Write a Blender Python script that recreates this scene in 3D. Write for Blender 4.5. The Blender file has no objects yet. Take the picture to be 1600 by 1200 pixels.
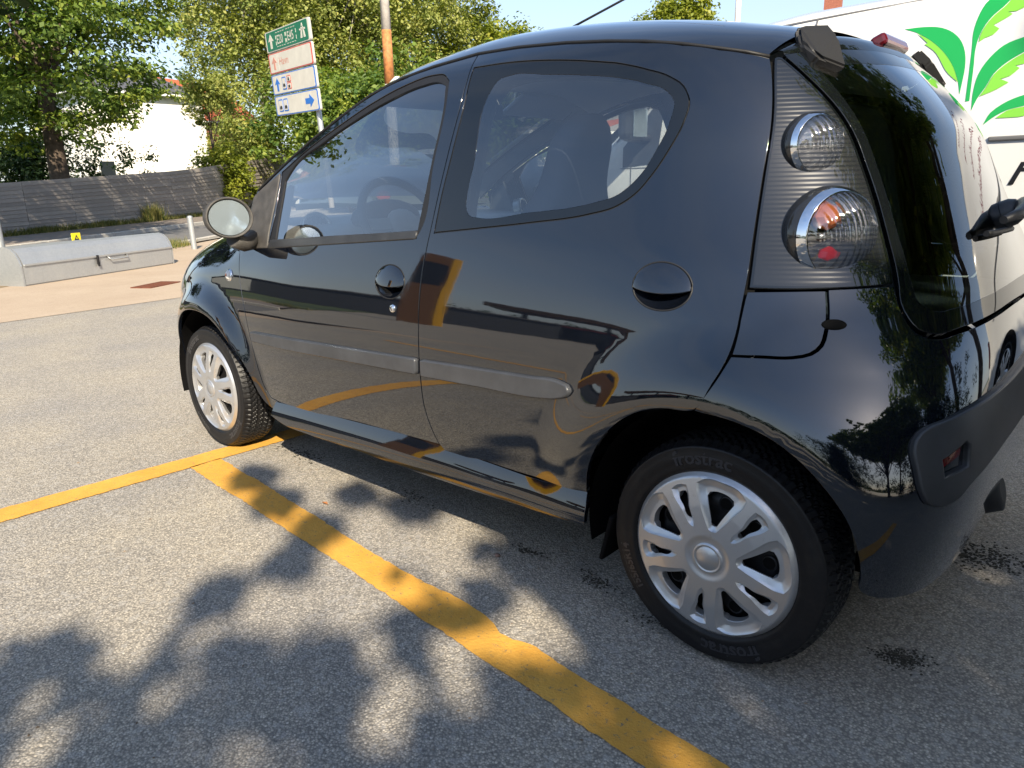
import bpy, bmesh, math, random
import numpy as np
from math import radians, sin, cos, pi
from mathutils import Vector, Matrix
from mathutils.geometry import delaunay_2d_cdt

scene = bpy.context.scene
COL = scene.collection
RNG = random.Random(7)

# ---------------------------------------------------------------- camera, world, sun, exposure
cam_data = bpy.data.cameras.new('camera')
cam = bpy.data.objects.new('camera', cam_data)
COL.objects.link(cam)
CAM = Vector((-0.67436, 2.16734, 1.08515))
_r = Vector((-0.743372, -0.668438, -0.024238)); _d = Vector((-0.158622, 0.211375, -0.964448)); _f = Vector((0.649797, -0.713099, -0.26316))
cam.matrix_world = Matrix(((_r.x, -_d.x, -_f.x, CAM.x), (_r.y, -_d.y, -_f.y, CAM.y), (_r.z, -_d.z, -_f.z, CAM.z), (0, 0, 0, 1)))
cam_data.sensor_width = 36.0
cam_data.lens = 1141.097 / 1600 * 36
cam_data.clip_start = 0.05
cam_data.clip_end = 2000
scene.camera = cam

SUN_DIR = Vector((-1.25, 0.80, 1.0)).normalized()      # towards the sun
sun_elev = math.asin(SUN_DIR.z)
sun_azim = math.atan2(SUN_DIR.x, SUN_DIR.y)
world = bpy.data.worlds.new('World')
scene.world = world
world.use_nodes = True
wn = world.node_tree.nodes; wl = world.node_tree.links
bg = wn['Background']
sky = wn.new('ShaderNodeTexSky'); sky.sky_type = 'NISHITA'; sky.sun_disc = False
sky.sun_elevation = sun_elev; sky.sun_rotation = sun_azim
sky.air_density = 1.0; sky.dust_density = 0.8; sky.ozone_density = 1.8; sky.altitude = 50
# thin high cloud over the whole sky
wtc = wn.new('ShaderNodeTexCoord'); wmp = wn.new('ShaderNodeMapping'); wmp.inputs['Scale'].default_value = (1.6, 2.6, 6.0)
wno = wn.new('ShaderNodeTexNoise'); wno.inputs['Scale'].default_value = 1.7; wno.inputs['Detail'].default_value = 7; wno.inputs['Roughness'].default_value = 0.55
wrp = wn.new('ShaderNodeValToRGB'); wrp.color_ramp.elements[0].position = 0.30; wrp.color_ramp.elements[1].position = 0.85
wrp.color_ramp.elements[1].color = (0.28, 0.28, 0.28, 1)
wmx = wn.new('ShaderNodeMix'); wmx.data_type = 'RGBA'
wl.new(wtc.outputs['Generated'], wmp.inputs['Vector']); wl.new(wmp.outputs['Vector'], wno.inputs['Vector'])
wl.new(wno.outputs['Fac'], wrp.inputs['Fac']); wsp = wn.new('ShaderNodeSeparateXYZ'); wl.new(wtc.outputs['Generated'], wsp.inputs['Vector'])
whz = wn.new('ShaderNodeMapRange'); whz.inputs['From Min'].default_value = 0.0; whz.inputs['From Max'].default_value = 0.42; whz.inputs['To Min'].default_value = 0.62; whz.inputs['To Max'].default_value = 0.0
wl.new(wsp.outputs['Z'], whz.inputs['Value'])
wad = wn.new('ShaderNodeMath'); wad.operation = 'ADD'; wad.use_clamp = True; wl.new(wrp.outputs['Color'], wad.inputs[0]); wl.new(whz.outputs['Result'], wad.inputs[1])
wl.new(wad.outputs[0], wmx.inputs['Factor'])
wl.new(sky.outputs['Color'], wmx.inputs['A']); wmx.inputs['B'].default_value = (3.1, 3.35, 3.7, 1)
wl.new(wmx.outputs['Result'], bg.inputs['Color'])
bg.inputs['Strength'].default_value = 0.125

sun_data = bpy.data.lights.new('sun', 'SUN'); sun_data.energy = 5.0; sun_data.angle = radians(0.5); sun_data.color = (1.0, 0.88, 0.69)
sun = bpy.data.objects.new('sun', sun_data); COL.objects.link(sun)
sun.rotation_euler = SUN_DIR.to_track_quat('Z', 'Y').to_euler()

scene.view_settings.view_transform = 'Standard'
scene.view_settings.look = 'None'
scene.view_settings.gamma = 1.0
scene.view_settings.use_curve_mapping = False
scene.view_settings.exposure = 1.0
scene.cycles.max_bounces = 10
scene.cycles.transparent_max_bounces = 24
scene.cycles.caustics_reflective = False
scene.cycles.caustics_refractive = False

# ---------------------------------------------------------------- materials
class NT:
    """small wrapper round a material's node tree"""
    def __init__(s, name):
        s.m = bpy.data.materials.new(name); s.m.use_nodes = True
        s.n = s.m.node_tree.nodes; s.l = s.m.node_tree.links
        s.b = s.n['Principled BSDF']; s.out = s.n['Material Output']
    def new(s, t, **k):
        n = s.n.new(t)
        for a, v in k.items():
            if a.startswith('_'): setattr(n, a[1:], v)
            else: n.inputs[a.replace('__', ' ')].default_value = v
        return n
    def coord(s, scale=(1, 1, 1), what='Object', rot=(0, 0, 0)):
        t = s.n.new('ShaderNodeTexCoord'); m = s.n.new('ShaderNodeMapping'); m.inputs['Scale'].default_value = scale; m.inputs['Rotation'].default_value = rot
        s.l.new(t.outputs[what], m.inputs['Vector']); return m.outputs['Vector']
    def noise(s, vec, scale, detail=4, rough=0.55):
        n = s.new('ShaderNodeTexNoise', Scale=scale, Detail=detail, Roughness=rough); s.l.new(vec, n.inputs['Vector']); return n.outputs['Fac']
    def ramp(s, fac, stops):
        r = s.n.new('ShaderNodeValToRGB'); e = r.color_ramp.elements
        while len(e) < len(stops): e.new(0.5)
        for k, (p, c) in enumerate(stops):
            e[k].position = p
            e[k].color = (c, c, c, 1) if not hasattr(c, '__len__') else tuple(c) + (1,)
        s.l.new(fac, r.inputs['Fac']); return r.outputs['Color']
    def mix(s, fac, a, b, mode='MIX'):
        n = s.n.new('ShaderNodeMix'); n.data_type = 'RGBA'; n.blend_type = mode
        for key, v in (('Factor', fac), ('A', a), ('B', b)):
            if hasattr(v, 'is_linked') or hasattr(v, 'links'): s.l.new(v, n.inputs[key])
            elif hasattr(v, '__len__'): n.inputs[key].default_value = tuple(v) + (1,)
            elif key == 'Factor': n.inputs[key].default_value = v
            else: n.inputs[key].default_value = (v, v, v, 1)
        return n.outputs['Result']
    def math(s, op, a, b=None):
        n = s.n.new('ShaderNodeMath'); n.operation = op
        for k, v in enumerate((a, b)):
            if v is None: continue
            if hasattr(v, 'links'): s.l.new(v, n.inputs[k])
            else: n.inputs[k].default_value = v
        return n.outputs[0]
    def bump(s, h, strength=0.5, dist=0.01, to=None):
        n = s.new('ShaderNodeBump', Strength=strength, Distance=dist); s.l.new(h, n.inputs['Height'])
        s.l.new(n.outputs['Normal'], (to or s.b).inputs['Normal']); return n
    def set(s, **k):
        for a, v in k.items():
            i = s.b.inputs[a.replace('__', ' ')]
            if hasattr(v, 'links'): s.l.new(v, i)
            elif hasattr(v, '__len__') and len(v) == 3: i.default_value = tuple(v) + (1,)
            else: i.default_value = v
        return s

def simple(name, col, rough=0.5, metal=0.0, vary=0.0, scale=8.0, bump=0.0, bscale=60.0, **k):
    t = NT(name); t.set(Base__Color=col, Roughness=rough, Metallic=metal, **k)
    if vary or bump:
        v = t.coord()
    if vary:
        f = t.noise(v, scale, 5)
        lo = tuple(c * (1 - vary) for c in col); hi = tuple(min(1, c * (1 + vary)) for c in col)
        t.set(Base__Color=t.ramp(f, [(0.3, lo), (0.7, hi)]))
    if bump:
        t.bump(t.noise(v, bscale, 3), bump, 0.004)
    return t.m

def glass_mat(name, tint, rim=1.55, strength=1.0, rough=0.0):
    """thin pane: tinted see-through plus mirror-like reflection by Fresnel"""
    t = NT(name); t.n.remove(t.b)
    tr = t.n.new('ShaderNodeBsdfTransparent'); tr.inputs['Color'].default_value = tuple(tint) + (1,)
    gl = t.n.new('ShaderNodeBsdfGlossy'); gl.inputs['Roughness'].default_value = rough
    fr = t.n.new('ShaderNodeFresnel'); fr.inputs['IOR'].default_value = rim
    mu = t.math('MULTIPLY', fr.outputs['Fac'], strength)
    mu = t.math('MINIMUM', mu, 1.0)
    mx = t.n.new('ShaderNodeMixShader'); t.l.new(mu, mx.inputs['Fac']); t.l.new(tr.outputs[0], mx.inputs[1]); t.l.new(gl.outputs[0], mx.inputs[2])
    t.l.new(mx.outputs[0], t.out.inputs['Surface'])
    return t.m

M = {}
def paint():
    t = NT('black_paint')
    v = t.coord()
    dust = t.noise(v, 900, 2, 0.6); big = t.noise(v, 3.2, 4)
    spk = t.ramp(dust, [(0.62, 0.0), (0.72, 1.0)])
    amt = t.math('MULTIPLY', spk, t.math('MULTIPLY', big, 0.24))
    t.set(Base__Color=t.mix(amt, (0.0028, 0.0042, 0.0080), (0.13, 0.125, 0.12)), Roughness=0.035, IOR=1.66)
    t.set(Coat__Weight=1.0, Coat__Roughness=0.01, Coat__IOR=1.5)
    b = t.new('ShaderNodeBump', Strength=0.10, Distance=0.002)
    t.l.new(t.noise(v, 14, 2, 0.4), b.inputs['Height'])
    t.l.new(b.outputs['Normal'], t.b.inputs['Normal'])
    return t.m
M['paint'] = paint()
M['black_gloss'] = simple('black_gloss', (0.004, 0.005, 0.006), 0.03, IOR=1.7)
M['window'] = glass_mat('window_glass', (0.90, 0.95, 0.95), 1.5, 4.6)
M['windscreen'] = glass_mat('windscreen_glass', (0.86, 0.92, 0.91), 1.4, 0.9)
M['rear_window'] = glass_mat('rear_window_glass', (0.30, 0.36, 0.33), 1.55, 2.2)
M['clear_lens'] = glass_mat('clear_lens', (0.93, 0.95, 0.96), 1.45, 1.2, 0.01)
M['rubber'] = simple('black_rubber', (0.010, 0.010, 0.011), 0.55, bump=0.15, bscale=300)
M['trim'] = simple('grey_black_plastic_trim', (0.030, 0.031, 0.034), 0.42, vary=0.25, scale=14, bump=0.12, bscale=900)
M['faded'] = simple('faded_plastic', (0.060, 0.056, 0.052), 0.6, vary=0.35, scale=22, bump=0.25, bscale=500)
M['moulding'] = simple('side_moulding_plastic', (0.048, 0.051, 0.058), 0.27, vary=0.2, scale=10, bump=0.06, bscale=1200)
M['dark'] = simple('dark_recess', (0.004, 0.004, 0.004), 0.8, Specular__IOR__Level=0.1)
M['liner'] = simple('arch_liner', (0.0035, 0.0035, 0.004), 0.8, bump=0.4, bscale=90, Specular__IOR__Level=0.1)
M['chrome'] = simple('chrome', (0.85, 0.86, 0.88), 0.06, 1.0)
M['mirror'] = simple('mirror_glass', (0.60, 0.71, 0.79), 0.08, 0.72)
M['red_lens'] = simple('red_lens', (0.085, 0.005, 0.009), 0.10, Coat__Weight=0.5)
M['bulb_red'] = simple('red_bulb', (0.38, 0.012, 0.03), 0.12, Coat__Weight=0.5)
M['orange_lens'] = simple('orange_lens', (0.60, 0.17, 0.06), 0.12, Coat__Weight=0.5)
M['antenna'] = simple('antenna_black', (0.01, 0.01, 0.01), 0.4)

def cover_mat():
    t = NT('silver_hub_cover'); v = t.coord()
    br = t.noise(t.coord((40, 400, 400)), 3, 3); dirt = t.noise(v, 60, 4, 0.7)
    d = t.ramp(dirt, [(0.62, 0.0), (0.82, 0.5)])
    t.set(Base__Color=t.mix(d, (0.56, 0.565, 0.575), (0.20, 0.17, 0.14)), Metallic=0.75, Roughness=t.ramp(br, [(0.3, 0.30), (0.7, 0.40)]))
    t.bump(t.noise(v, 500, 2), 0.05, 0.001)
    return t.m
M['cover'] = cover_mat()
def tyre_mat(name, c):
    t = NT(name); v = t.coord()
    f = t.noise(v, 24, 5, 0.65); g = t.noise(v, 420, 3)
    col = t.mix(t.ramp(f, [(0.5, 0.0), (0.78, 0.55)]), c, (0.026, 0.023, 0.020))
    t.set(Base__Color=col, Roughness=0.46, Specular__IOR__Level=0.35); t.bump(g, 0.35, 0.0012)
    return t.m
M['tyre'] = tyre_mat('tyre_rubber', (0.006, 0.006, 0.007))
M['tyre_text'] = simple('tyre_lettering', (0.030, 0.030, 0.034), 0.30)
M['steel'] = simple('black_steel_rim', (0.016, 0.016, 0.018), 0.45, 0.3, vary=0.5, scale=30)

def lamp_mat():
    t = NT('tail_lamp_body'); v = t.coord()
    w = t.new('ShaderNodeTexWave', _wave_type='BANDS', _bands_direction='Z', Scale=34.0, Distortion=0.0)
    t.l.new(v, w.inputs['Vector'])
    t.set(Base__Color=(0.010, 0.0115, 0.014), Metallic=0.0, Roughness=0.3, Specular__IOR__Level=0.10, Coat__Weight=1.0, Coat__Roughness=0.02, Coat__IOR=1.65)
    t.bump(w.outputs['Fac'], 0.5, 0.0010)
    return t.m
M['lamp_body'] = lamp_mat()
def flute_mat():
    t = NT('fluted_clear_lens'); t.n.remove(t.b); v = t.coord()
    w = t.new('ShaderNodeTexWave', _wave_type='BANDS', _bands_direction='Y', Scale=26.0, Distortion=0.0); t.l.new(v, w.inputs['Vector'])
    bp = t.new('ShaderNodeBump', Strength=1.0, Distance=0.0022); t.l.new(w.outputs['Fac'], bp.inputs['Height'])
    tr = t.n.new('ShaderNodeBsdfTransparent'); tr.inputs['Color'].default_value = (0.92, 0.93, 0.95, 1)
    gl = t.n.new('ShaderNodeBsdfGlossy'); gl.inputs['Roughness'].default_value = 0.03; t.l.new(bp.outputs[0], gl.inputs['Normal'])
    rf = t.n.new('ShaderNodeBsdfRefraction'); rf.inputs['IOR'].default_value = 1.2; rf.inputs['Roughness'].default_value = 0.02; t.l.new(bp.outputs[0], rf.inputs['Normal'])
    m1 = t.n.new('ShaderNodeMixShader'); m1.inputs['Fac'].default_value = 0.45; t.l.new(tr.outputs[0], m1.inputs[1]); t.l.new(rf.outputs[0], m1.inputs[2])
    m2 = t.n.new('ShaderNodeMixShader'); m2.inputs['Fac'].default_value = 0.22; t.l.new(m1.outputs[0], m2.inputs[1]); t.l.new(gl.outputs[0], m2.inputs[2])
    t.l.new(m2.outputs[0], t.out.inputs['Surface']); return t.m
M['flute'] = flute_mat()
M['dome'] = simple('smoked_dome', (0.028, 0.03, 0.034), 0.06, 0.3, IOR=1.6)
M['reflector'] = simple('lamp_reflector', (0.80, 0.81, 0.84), 0.22, 0.9, vary=0.15, scale=60)
M['int_dark'] = simple('seat_fabric', (0.075, 0.09, 0.12), 0.85, bump=0.3, bscale=700)
M['int_grey'] = simple('cabin_plastic', (0.30, 0.32, 0.34), 0.6, vary=0.1, bump=0.2, bscale=400)
M['int_light'] = simple('cabin_lining', (0.72, 0.73, 0.74), 0.85)
M['int_vent'] = simple('vent_silver', (0.55, 0.58, 0.58), 0.35, 0.5)

def asphalt():
    t = NT('asphalt'); v = t.coord()
    vo = t.new('ShaderNodeTexVoronoi', Scale=185.0, _feature='F1'); t.l.new(v, vo.inputs['Vector'])
    vb = t.new('ShaderNodeTexVoronoi', Scale=78.0, _feature='F1'); t.l.new(v, vb.inputs['Vector'])
    sep = t.n.new('ShaderNodeSeparateColor'); t.l.new(vo.outputs['Color'], sep.inputs['Color'])
    sep2 = t.n.new('ShaderNodeSeparateColor'); t.l.new(vb.outputs['Color'], sep2.inputs['Color'])
    stone = t.ramp(sep.outputs['Red'], [(0.0, (0.27, 0.255, 0.235)), (0.35, (0.365, 0.338, 0.30)), (0.7, (0.45, 0.412, 0.36)), (0.93, (0.53, 0.485, 0.42)), (1.0, (0.66, 0.61, 0.54))])
    gap = t.ramp(vo.outputs['Distance'], [(0.35, 0.0), (0.72, 1.0)])
    stone = t.mix(t.math('MULTIPLY', gap, 0.8), stone, (0.17, 0.16, 0.148))
    big = t.ramp(sep2.outputs['Green'], [(0.80, 0.0), (0.90, 1.0)])
    stone = t.mix(t.math('MULTIPLY', big, 0.45), stone, (0.42, 0.405, 0.39))
    p1 = t.noise(v, 1.3, 5, 0.6); p2 = t.noise(v, 7.0, 4, 0.6)
    tone = t.mix(t.ramp(p1, [(0.3, 0.0), (0.7, 1.0)]), (0.86, 0.87, 0.89), (1.12, 1.08, 0.98))
    stone = t.mix(1.0, stone, tone, 'MULTIPLY')
    stone = t.mix(t.math('MULTIPLY', t.ramp(p2, [(0.60, 0.0), (0.75, 1.0)]), 0.30), stone, (0.17, 0.155, 0.14))
    t.set(Base__Color=stone, Roughness=0.82, Specular__IOR__Level=0.3)
    h = t.math('SUBTRACT', t.math('MULTIPLY', sep.outputs['Blue'], 0.5), vo.outputs['Distance'])
    t.bump(h, 0.6, 0.0032)
    return t.m
M['asphalt'] = asphalt()
def yellow():
    t = NT('yellow_road_paint'); v = t.coord()
    pit = t.new('ShaderNodeTexVoronoi', Scale=120.0, _feature='F1'); t.l.new(v, pit.inputs['Vector'])
    w = t.noise(v, 5, 6, 0.7); w2 = t.noise(v, 60, 3, 0.6); fine = t.noise(v, 380, 3, 0.6)
    wear = t.ramp(w2, [(0.52, 0.0), (0.70, 1.0)])
    base = t.ramp(w, [(0.3, (0.60, 0.29, 0.040)), (0.7, (0.74, 0.40, 0.070))])
    pt = t.ramp(t.math('MULTIPLY', fine, w2), [(0.355, 0.0), (0.40, 1.0)])
    base = t.mix(t.math('MULTIPLY', wear, 0.22), base, (0.40, 0.25, 0.09))
    base = t.mix(pt, base, (0.14, 0.125, 0.11))
    t.set(Base__Color=base, Roughness=0.7); t.bump(t.math('ADD', fine, t.math('MULTIPLY', pit.outputs['Distance'], 0.6)), 0.55, 0.003)
    return t.m
M['yellow'] = yellow()
def concrete(name, c, c2, sc=1.2):
    t = NT(name); v = t.coord(); f = t.noise(v, sc, 6, 0.65); g = t.noise(v, 90, 4, 0.7); s = t.noise(v, 9, 4, 0.6)
    col = t.ramp(f, [(0.3, c), (0.7, c2)])
    col = t.mix(t.math('MULTIPLY', t.ramp(g, [(0.35, 1.0), (0.6, 0.0)]), 0.35), col, tuple(x * 0.55 for x in c))
    col = t.mix(t.math('MULTIPLY', t.ramp(s, [(0.58, 0.0), (0.72, 1.0)]), 0.25), col, tuple(x * 0.6 for x in c))
    t.set(Base__Color=col, Roughness=0.9); t.bump(g, 0.4, 0.004); return t.m
M['concrete'] = concrete('beige_concrete', (0.40, 0.31, 0.225), (0.47, 0.375, 0.28))
M['road'] = concrete('road_asphalt', (0.135, 0.13, 0.128), (0.17, 0.165, 0.16))
M['pavement'] = concrete('pavement_tarmac', (0.20, 0.165, 0.14), (0.26, 0.22, 0.19))
M['kerb'] = concrete('kerb_concrete', (0.46, 0.43, 0.38), (0.56, 0.53, 0.47), 3)
M['soil'] = concrete('dry_soil', (0.20, 0.15, 0.09), (0.30, 0.23, 0.13), 3)
M['lawn'] = concrete('lawn', (0.045, 0.075, 0.018), (0.075, 0.10, 0.028), 2)
def galvanised():
    t = NT('galvanised_steel'); v = t.coord()
    vo = t.new('ShaderNodeTexVoronoi', Scale=60.0); t.l.new(v, vo.inputs['Vector']); f = t.noise(t.coord((1.5, 1.5, 0.6)), 2.0, 5, 0.6)
    sp = t.ramp(vo.outputs['Color'], [(0.2, (0.40, 0.415, 0.425)), (0.8, (0.44, 0.455, 0.46))])
    t.set(Base__Color=t.mix(t.ramp(f, [(0.45, 0.0), (0.75, 0.7)]), sp, (0.48, 0.49, 0.48)), Metallic=0.6, Roughness=0.42); return t.m
M['galv'] = galvanised()
def planks():
    t = NT('weathered_fence_board'); oi = t.n.new('ShaderNodeObjectInfo')
    g = t.noise(t.coord((2.0, 60, 60)), 2.2, 5, 0.65); fl = t.noise(t.coord((5, 5, 40)), 1.4, 4, 0.7)
    col = t.ramp(oi.outputs['Random'], [(0.0, (0.32, 0.285, 0.25)), (0.5, (0.39, 0.35, 0.31)), (1.0, (0.46, 0.41, 0.36))])
    col = t.mix(t.ramp(g, [(0.35, 0.65), (0.65, 0.0)]), col, (0.09, 0.078, 0.072))
    col = t.mix(t.ramp(fl, [(0.68, 0.0), (0.74, 0.8)]), col, (0.50, 0.47, 0.43))
    t.set(Base__Color=col, Roughness=0.85); t.bump(g, 0.4, 0.004); return t.m
M['plank'] = planks()
def leaf(name, dark, mid, light, trans=0.35):
    t = NT(name); a = t.n.new('ShaderNodeAttribute'); a.attribute_name = 'tint'
    col = t.ramp(a.outputs['Fac'], [(0.0, dark), (0.55, mid), (1.0, light)])
    t.set(Base__Color=col, Roughness=0.5, Specular__IOR__Level=0.35)
    tl = t.n.new('ShaderNodeBsdfTranslucent'); t.l.new(t.mix(1.0, col, (1.25, 1.35, 0.55), 'MULTIPLY'), tl.inputs['Color'])
    mx = t.n.new('ShaderNodeMixShader'); mx.inputs['Fac'].default_value = trans
    t.l.new(t.b.outputs[0], mx.inputs[1]); t.l.new(tl.outputs[0], mx.inputs[2]); t.l.new(mx.outputs[0], t.out.inputs['Surface']); return t.m
M['leaf_maple'] = leaf('maple_leaves', (0.055, 0.110, 0.026), (0.165, 0.235, 0.042), (0.38, 0.39, 0.06))
M['leaf_birch'] = leaf('birch_leaves', (0.15, 0.20, 0.05), (0.29, 0.315, 0.085), (0.46, 0.43, 0.12))
M['leaf_yellow'] = leaf('yellow_green_leaves', (0.12, 0.155, 0.018), (0.22, 0.25, 0.028), (0.34, 0.33, 0.045))
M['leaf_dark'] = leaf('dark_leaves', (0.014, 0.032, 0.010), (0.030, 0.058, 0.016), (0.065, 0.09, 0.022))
M['bark'] = simple('bark', (0.085, 0.062, 0.046), 0.9, vary=0.5, scale=10, bump=0.8, bscale=22)
M['bark_birch'] = simple('birch_bark', (0.24, 0.22, 0.19), 0.85, vary=0.6, scale=7, bump=0.5, bscale=14)
M['grass'] = leaf('verge_grass', (0.06, 0.09, 0.02), (0.14, 0.15, 0.04), (0.30, 0.25, 0.09), 0.3)
M['white_wall'] = simple('white_render', (0.80, 0.78, 0.73), 0.9, vary=0.04, scale=3)
M['slate'] = simple('dark_roof_slate', (0.085, 0.088, 0.10), 0.7, vary=0.3, scale=20)
M['red_tile'] = simple('red_roof_tile', (0.42, 0.10, 0.04), 0.8, vary=0.3, scale=14)
M['brick'] = simple('red_brick', (0.26, 0.10, 0.065), 0.9, vary=0.4, scale=30)
M['grey_roof'] = simple('grey_roof', (0.22, 0.205, 0.19), 0.9, vary=0.3, scale=24)
M['pane'] = simple('house_window_pane', (0.02, 0.025, 0.03), 0.05, IOR=1.5)
M['white_paint'] = simple('white_paint', (0.78, 0.78, 0.76), 0.5)
M['sign_green'] = simple('sign_green', (0.005, 0.16, 0.085), 0.4)
M['sign_white'] = simple('sign_white', (0.66, 0.645, 0.59), 0.45, vary=0.08, scale=5)
M['sign_red'] = simple('sign_red', (0.60, 0.07, 0.05), 0.45)
M['sign_faded'] = simple('sign_faded_red', (0.62, 0.30, 0.24), 0.5)
M['sign_blue'] = simple('sign_blue', (0.015, 0.16, 0.62), 0.4)
M['sign_dark'] = simple('sign_dark', (0.03, 0.03, 0.035), 0.5)
M['sign_back'] = simple('sign_frame_grey', (0.50, 0.50, 0.48), 0.5, 0.3)
M['yellow_sign'] = simple('yellow_sign', (0.72, 0.60, 0.02), 0.5)
M['pole_orange'] = simple('pole_orange', (0.42, 0.17, 0.055), 0.7, vary=0.4, scale=9)
M['pole_white'] = simple('pole_grey_white', (0.60, 0.56, 0.52), 0.7, vary=0.15, scale=6)
M['van'] = simple('white_van_paint', (0.66, 0.66, 0.65), 0.16, Coat__Weight=0.6, Coat__Roughness=0.03)
M['van_seam'] = simple('van_seam', (0.12, 0.12, 0.125), 0.6)
M['leaf_print_dark'] = simple('leaf_print_green', (0.012, 0.34, 0.075), 0.3)
M['leaf_print_light'] = simple('leaf_print_lime', (0.20, 0.55, 0.05), 0.3)
M['print_black'] = simple('print_black', (0.008, 0.008, 0.009), 0.35)
M['print_maroon'] = simple('print_maroon', (0.16, 0.012, 0.03), 0.4)
M['grate'] = simple('rusty_cast_iron', (0.16, 0.055, 0.03), 0.8, 0.3, vary=0.4, scale=30)
M['dirt'] = simple('dark_dirt', (0.052, 0.047, 0.036), 0.95, vary=0.6, scale=60)
M['grit'] = simple('loose_grit', (0.20, 0.15, 0.105), 0.9, vary=0.7, scale=25)
M['pebble'] = simple('pebble_stone', (0.24, 0.15, 0.12), 0.8, vary=0.4, scale=50)
M['brown_panel'] = simple('brown_panel', (0.19, 0.085, 0.02), 0.35)
M['bright_yellow'] = simple('bright_yellow', (0.90, 0.48, 0.01), 0.35)
M['dark_wall'] = simple('dark_cladding', (0.020, 0.024, 0.032), 0.6)
M['far_paint'] = simple('far_car_paint', (0.02, 0.028, 0.03), 0.08, Coat__Weight=0.5)
# ---------------------------------------------------------------- naming and mesh tools
def tag(o, label=None, cat=None, group=None, kind=None):
    if label: o['label'] = label
    if cat: o['category'] = cat
    if group: o['group'] = group
    if kind: o['kind'] = kind
    return o

def empty(name, loc=(0, 0, 0), rz=0.0, parent=None, rot=None):
    o = bpy.data.objects.new(name, None); COL.objects.link(o)
    o.location = loc; o.rotation_euler = rot or (0, 0, rz); o.empty_display_size = 0.1
    if parent: o.parent = parent
    return o

def link_mesh(name, me, mat=None, parent=None):
    if mat is not None and not me.materials:
        for m in (mat if isinstance(mat, (list, tuple)) else [mat]): me.materials.append(m)
    o = bpy.data.objects.new(name, me); COL.objects.link(o)
    if parent: o.parent = parent
    return o

def np_mesh(name, V, F, smooth=False):
    """mesh from an (n,3) array and an (m,k) array of faces of one size"""
    me = bpy.data.meshes.new(name)
    V = np.asarray(V, np.float32); F = np.asarray(F, np.int32)
    k = F.shape[1]
    me.vertices.add(len(V)); me.vertices.foreach_set('co', V.ravel())
    me.loops.add(F.size); me.loops.foreach_set('vertex_index', F.ravel())
    me.polygons.add(len(F)); me.polygons.foreach_set('loop_start', np.arange(len(F), dtype=np.int32) * k)
    try: me.polygons.foreach_set('loop_total', np.full(len(F), k, np.int32))
    except Exception: pass
    if smooth: me.polygons.foreach_set('use_smooth', np.ones(len(F), bool))
    me.update(calc_edges=True); me.validate()
    return me

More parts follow.
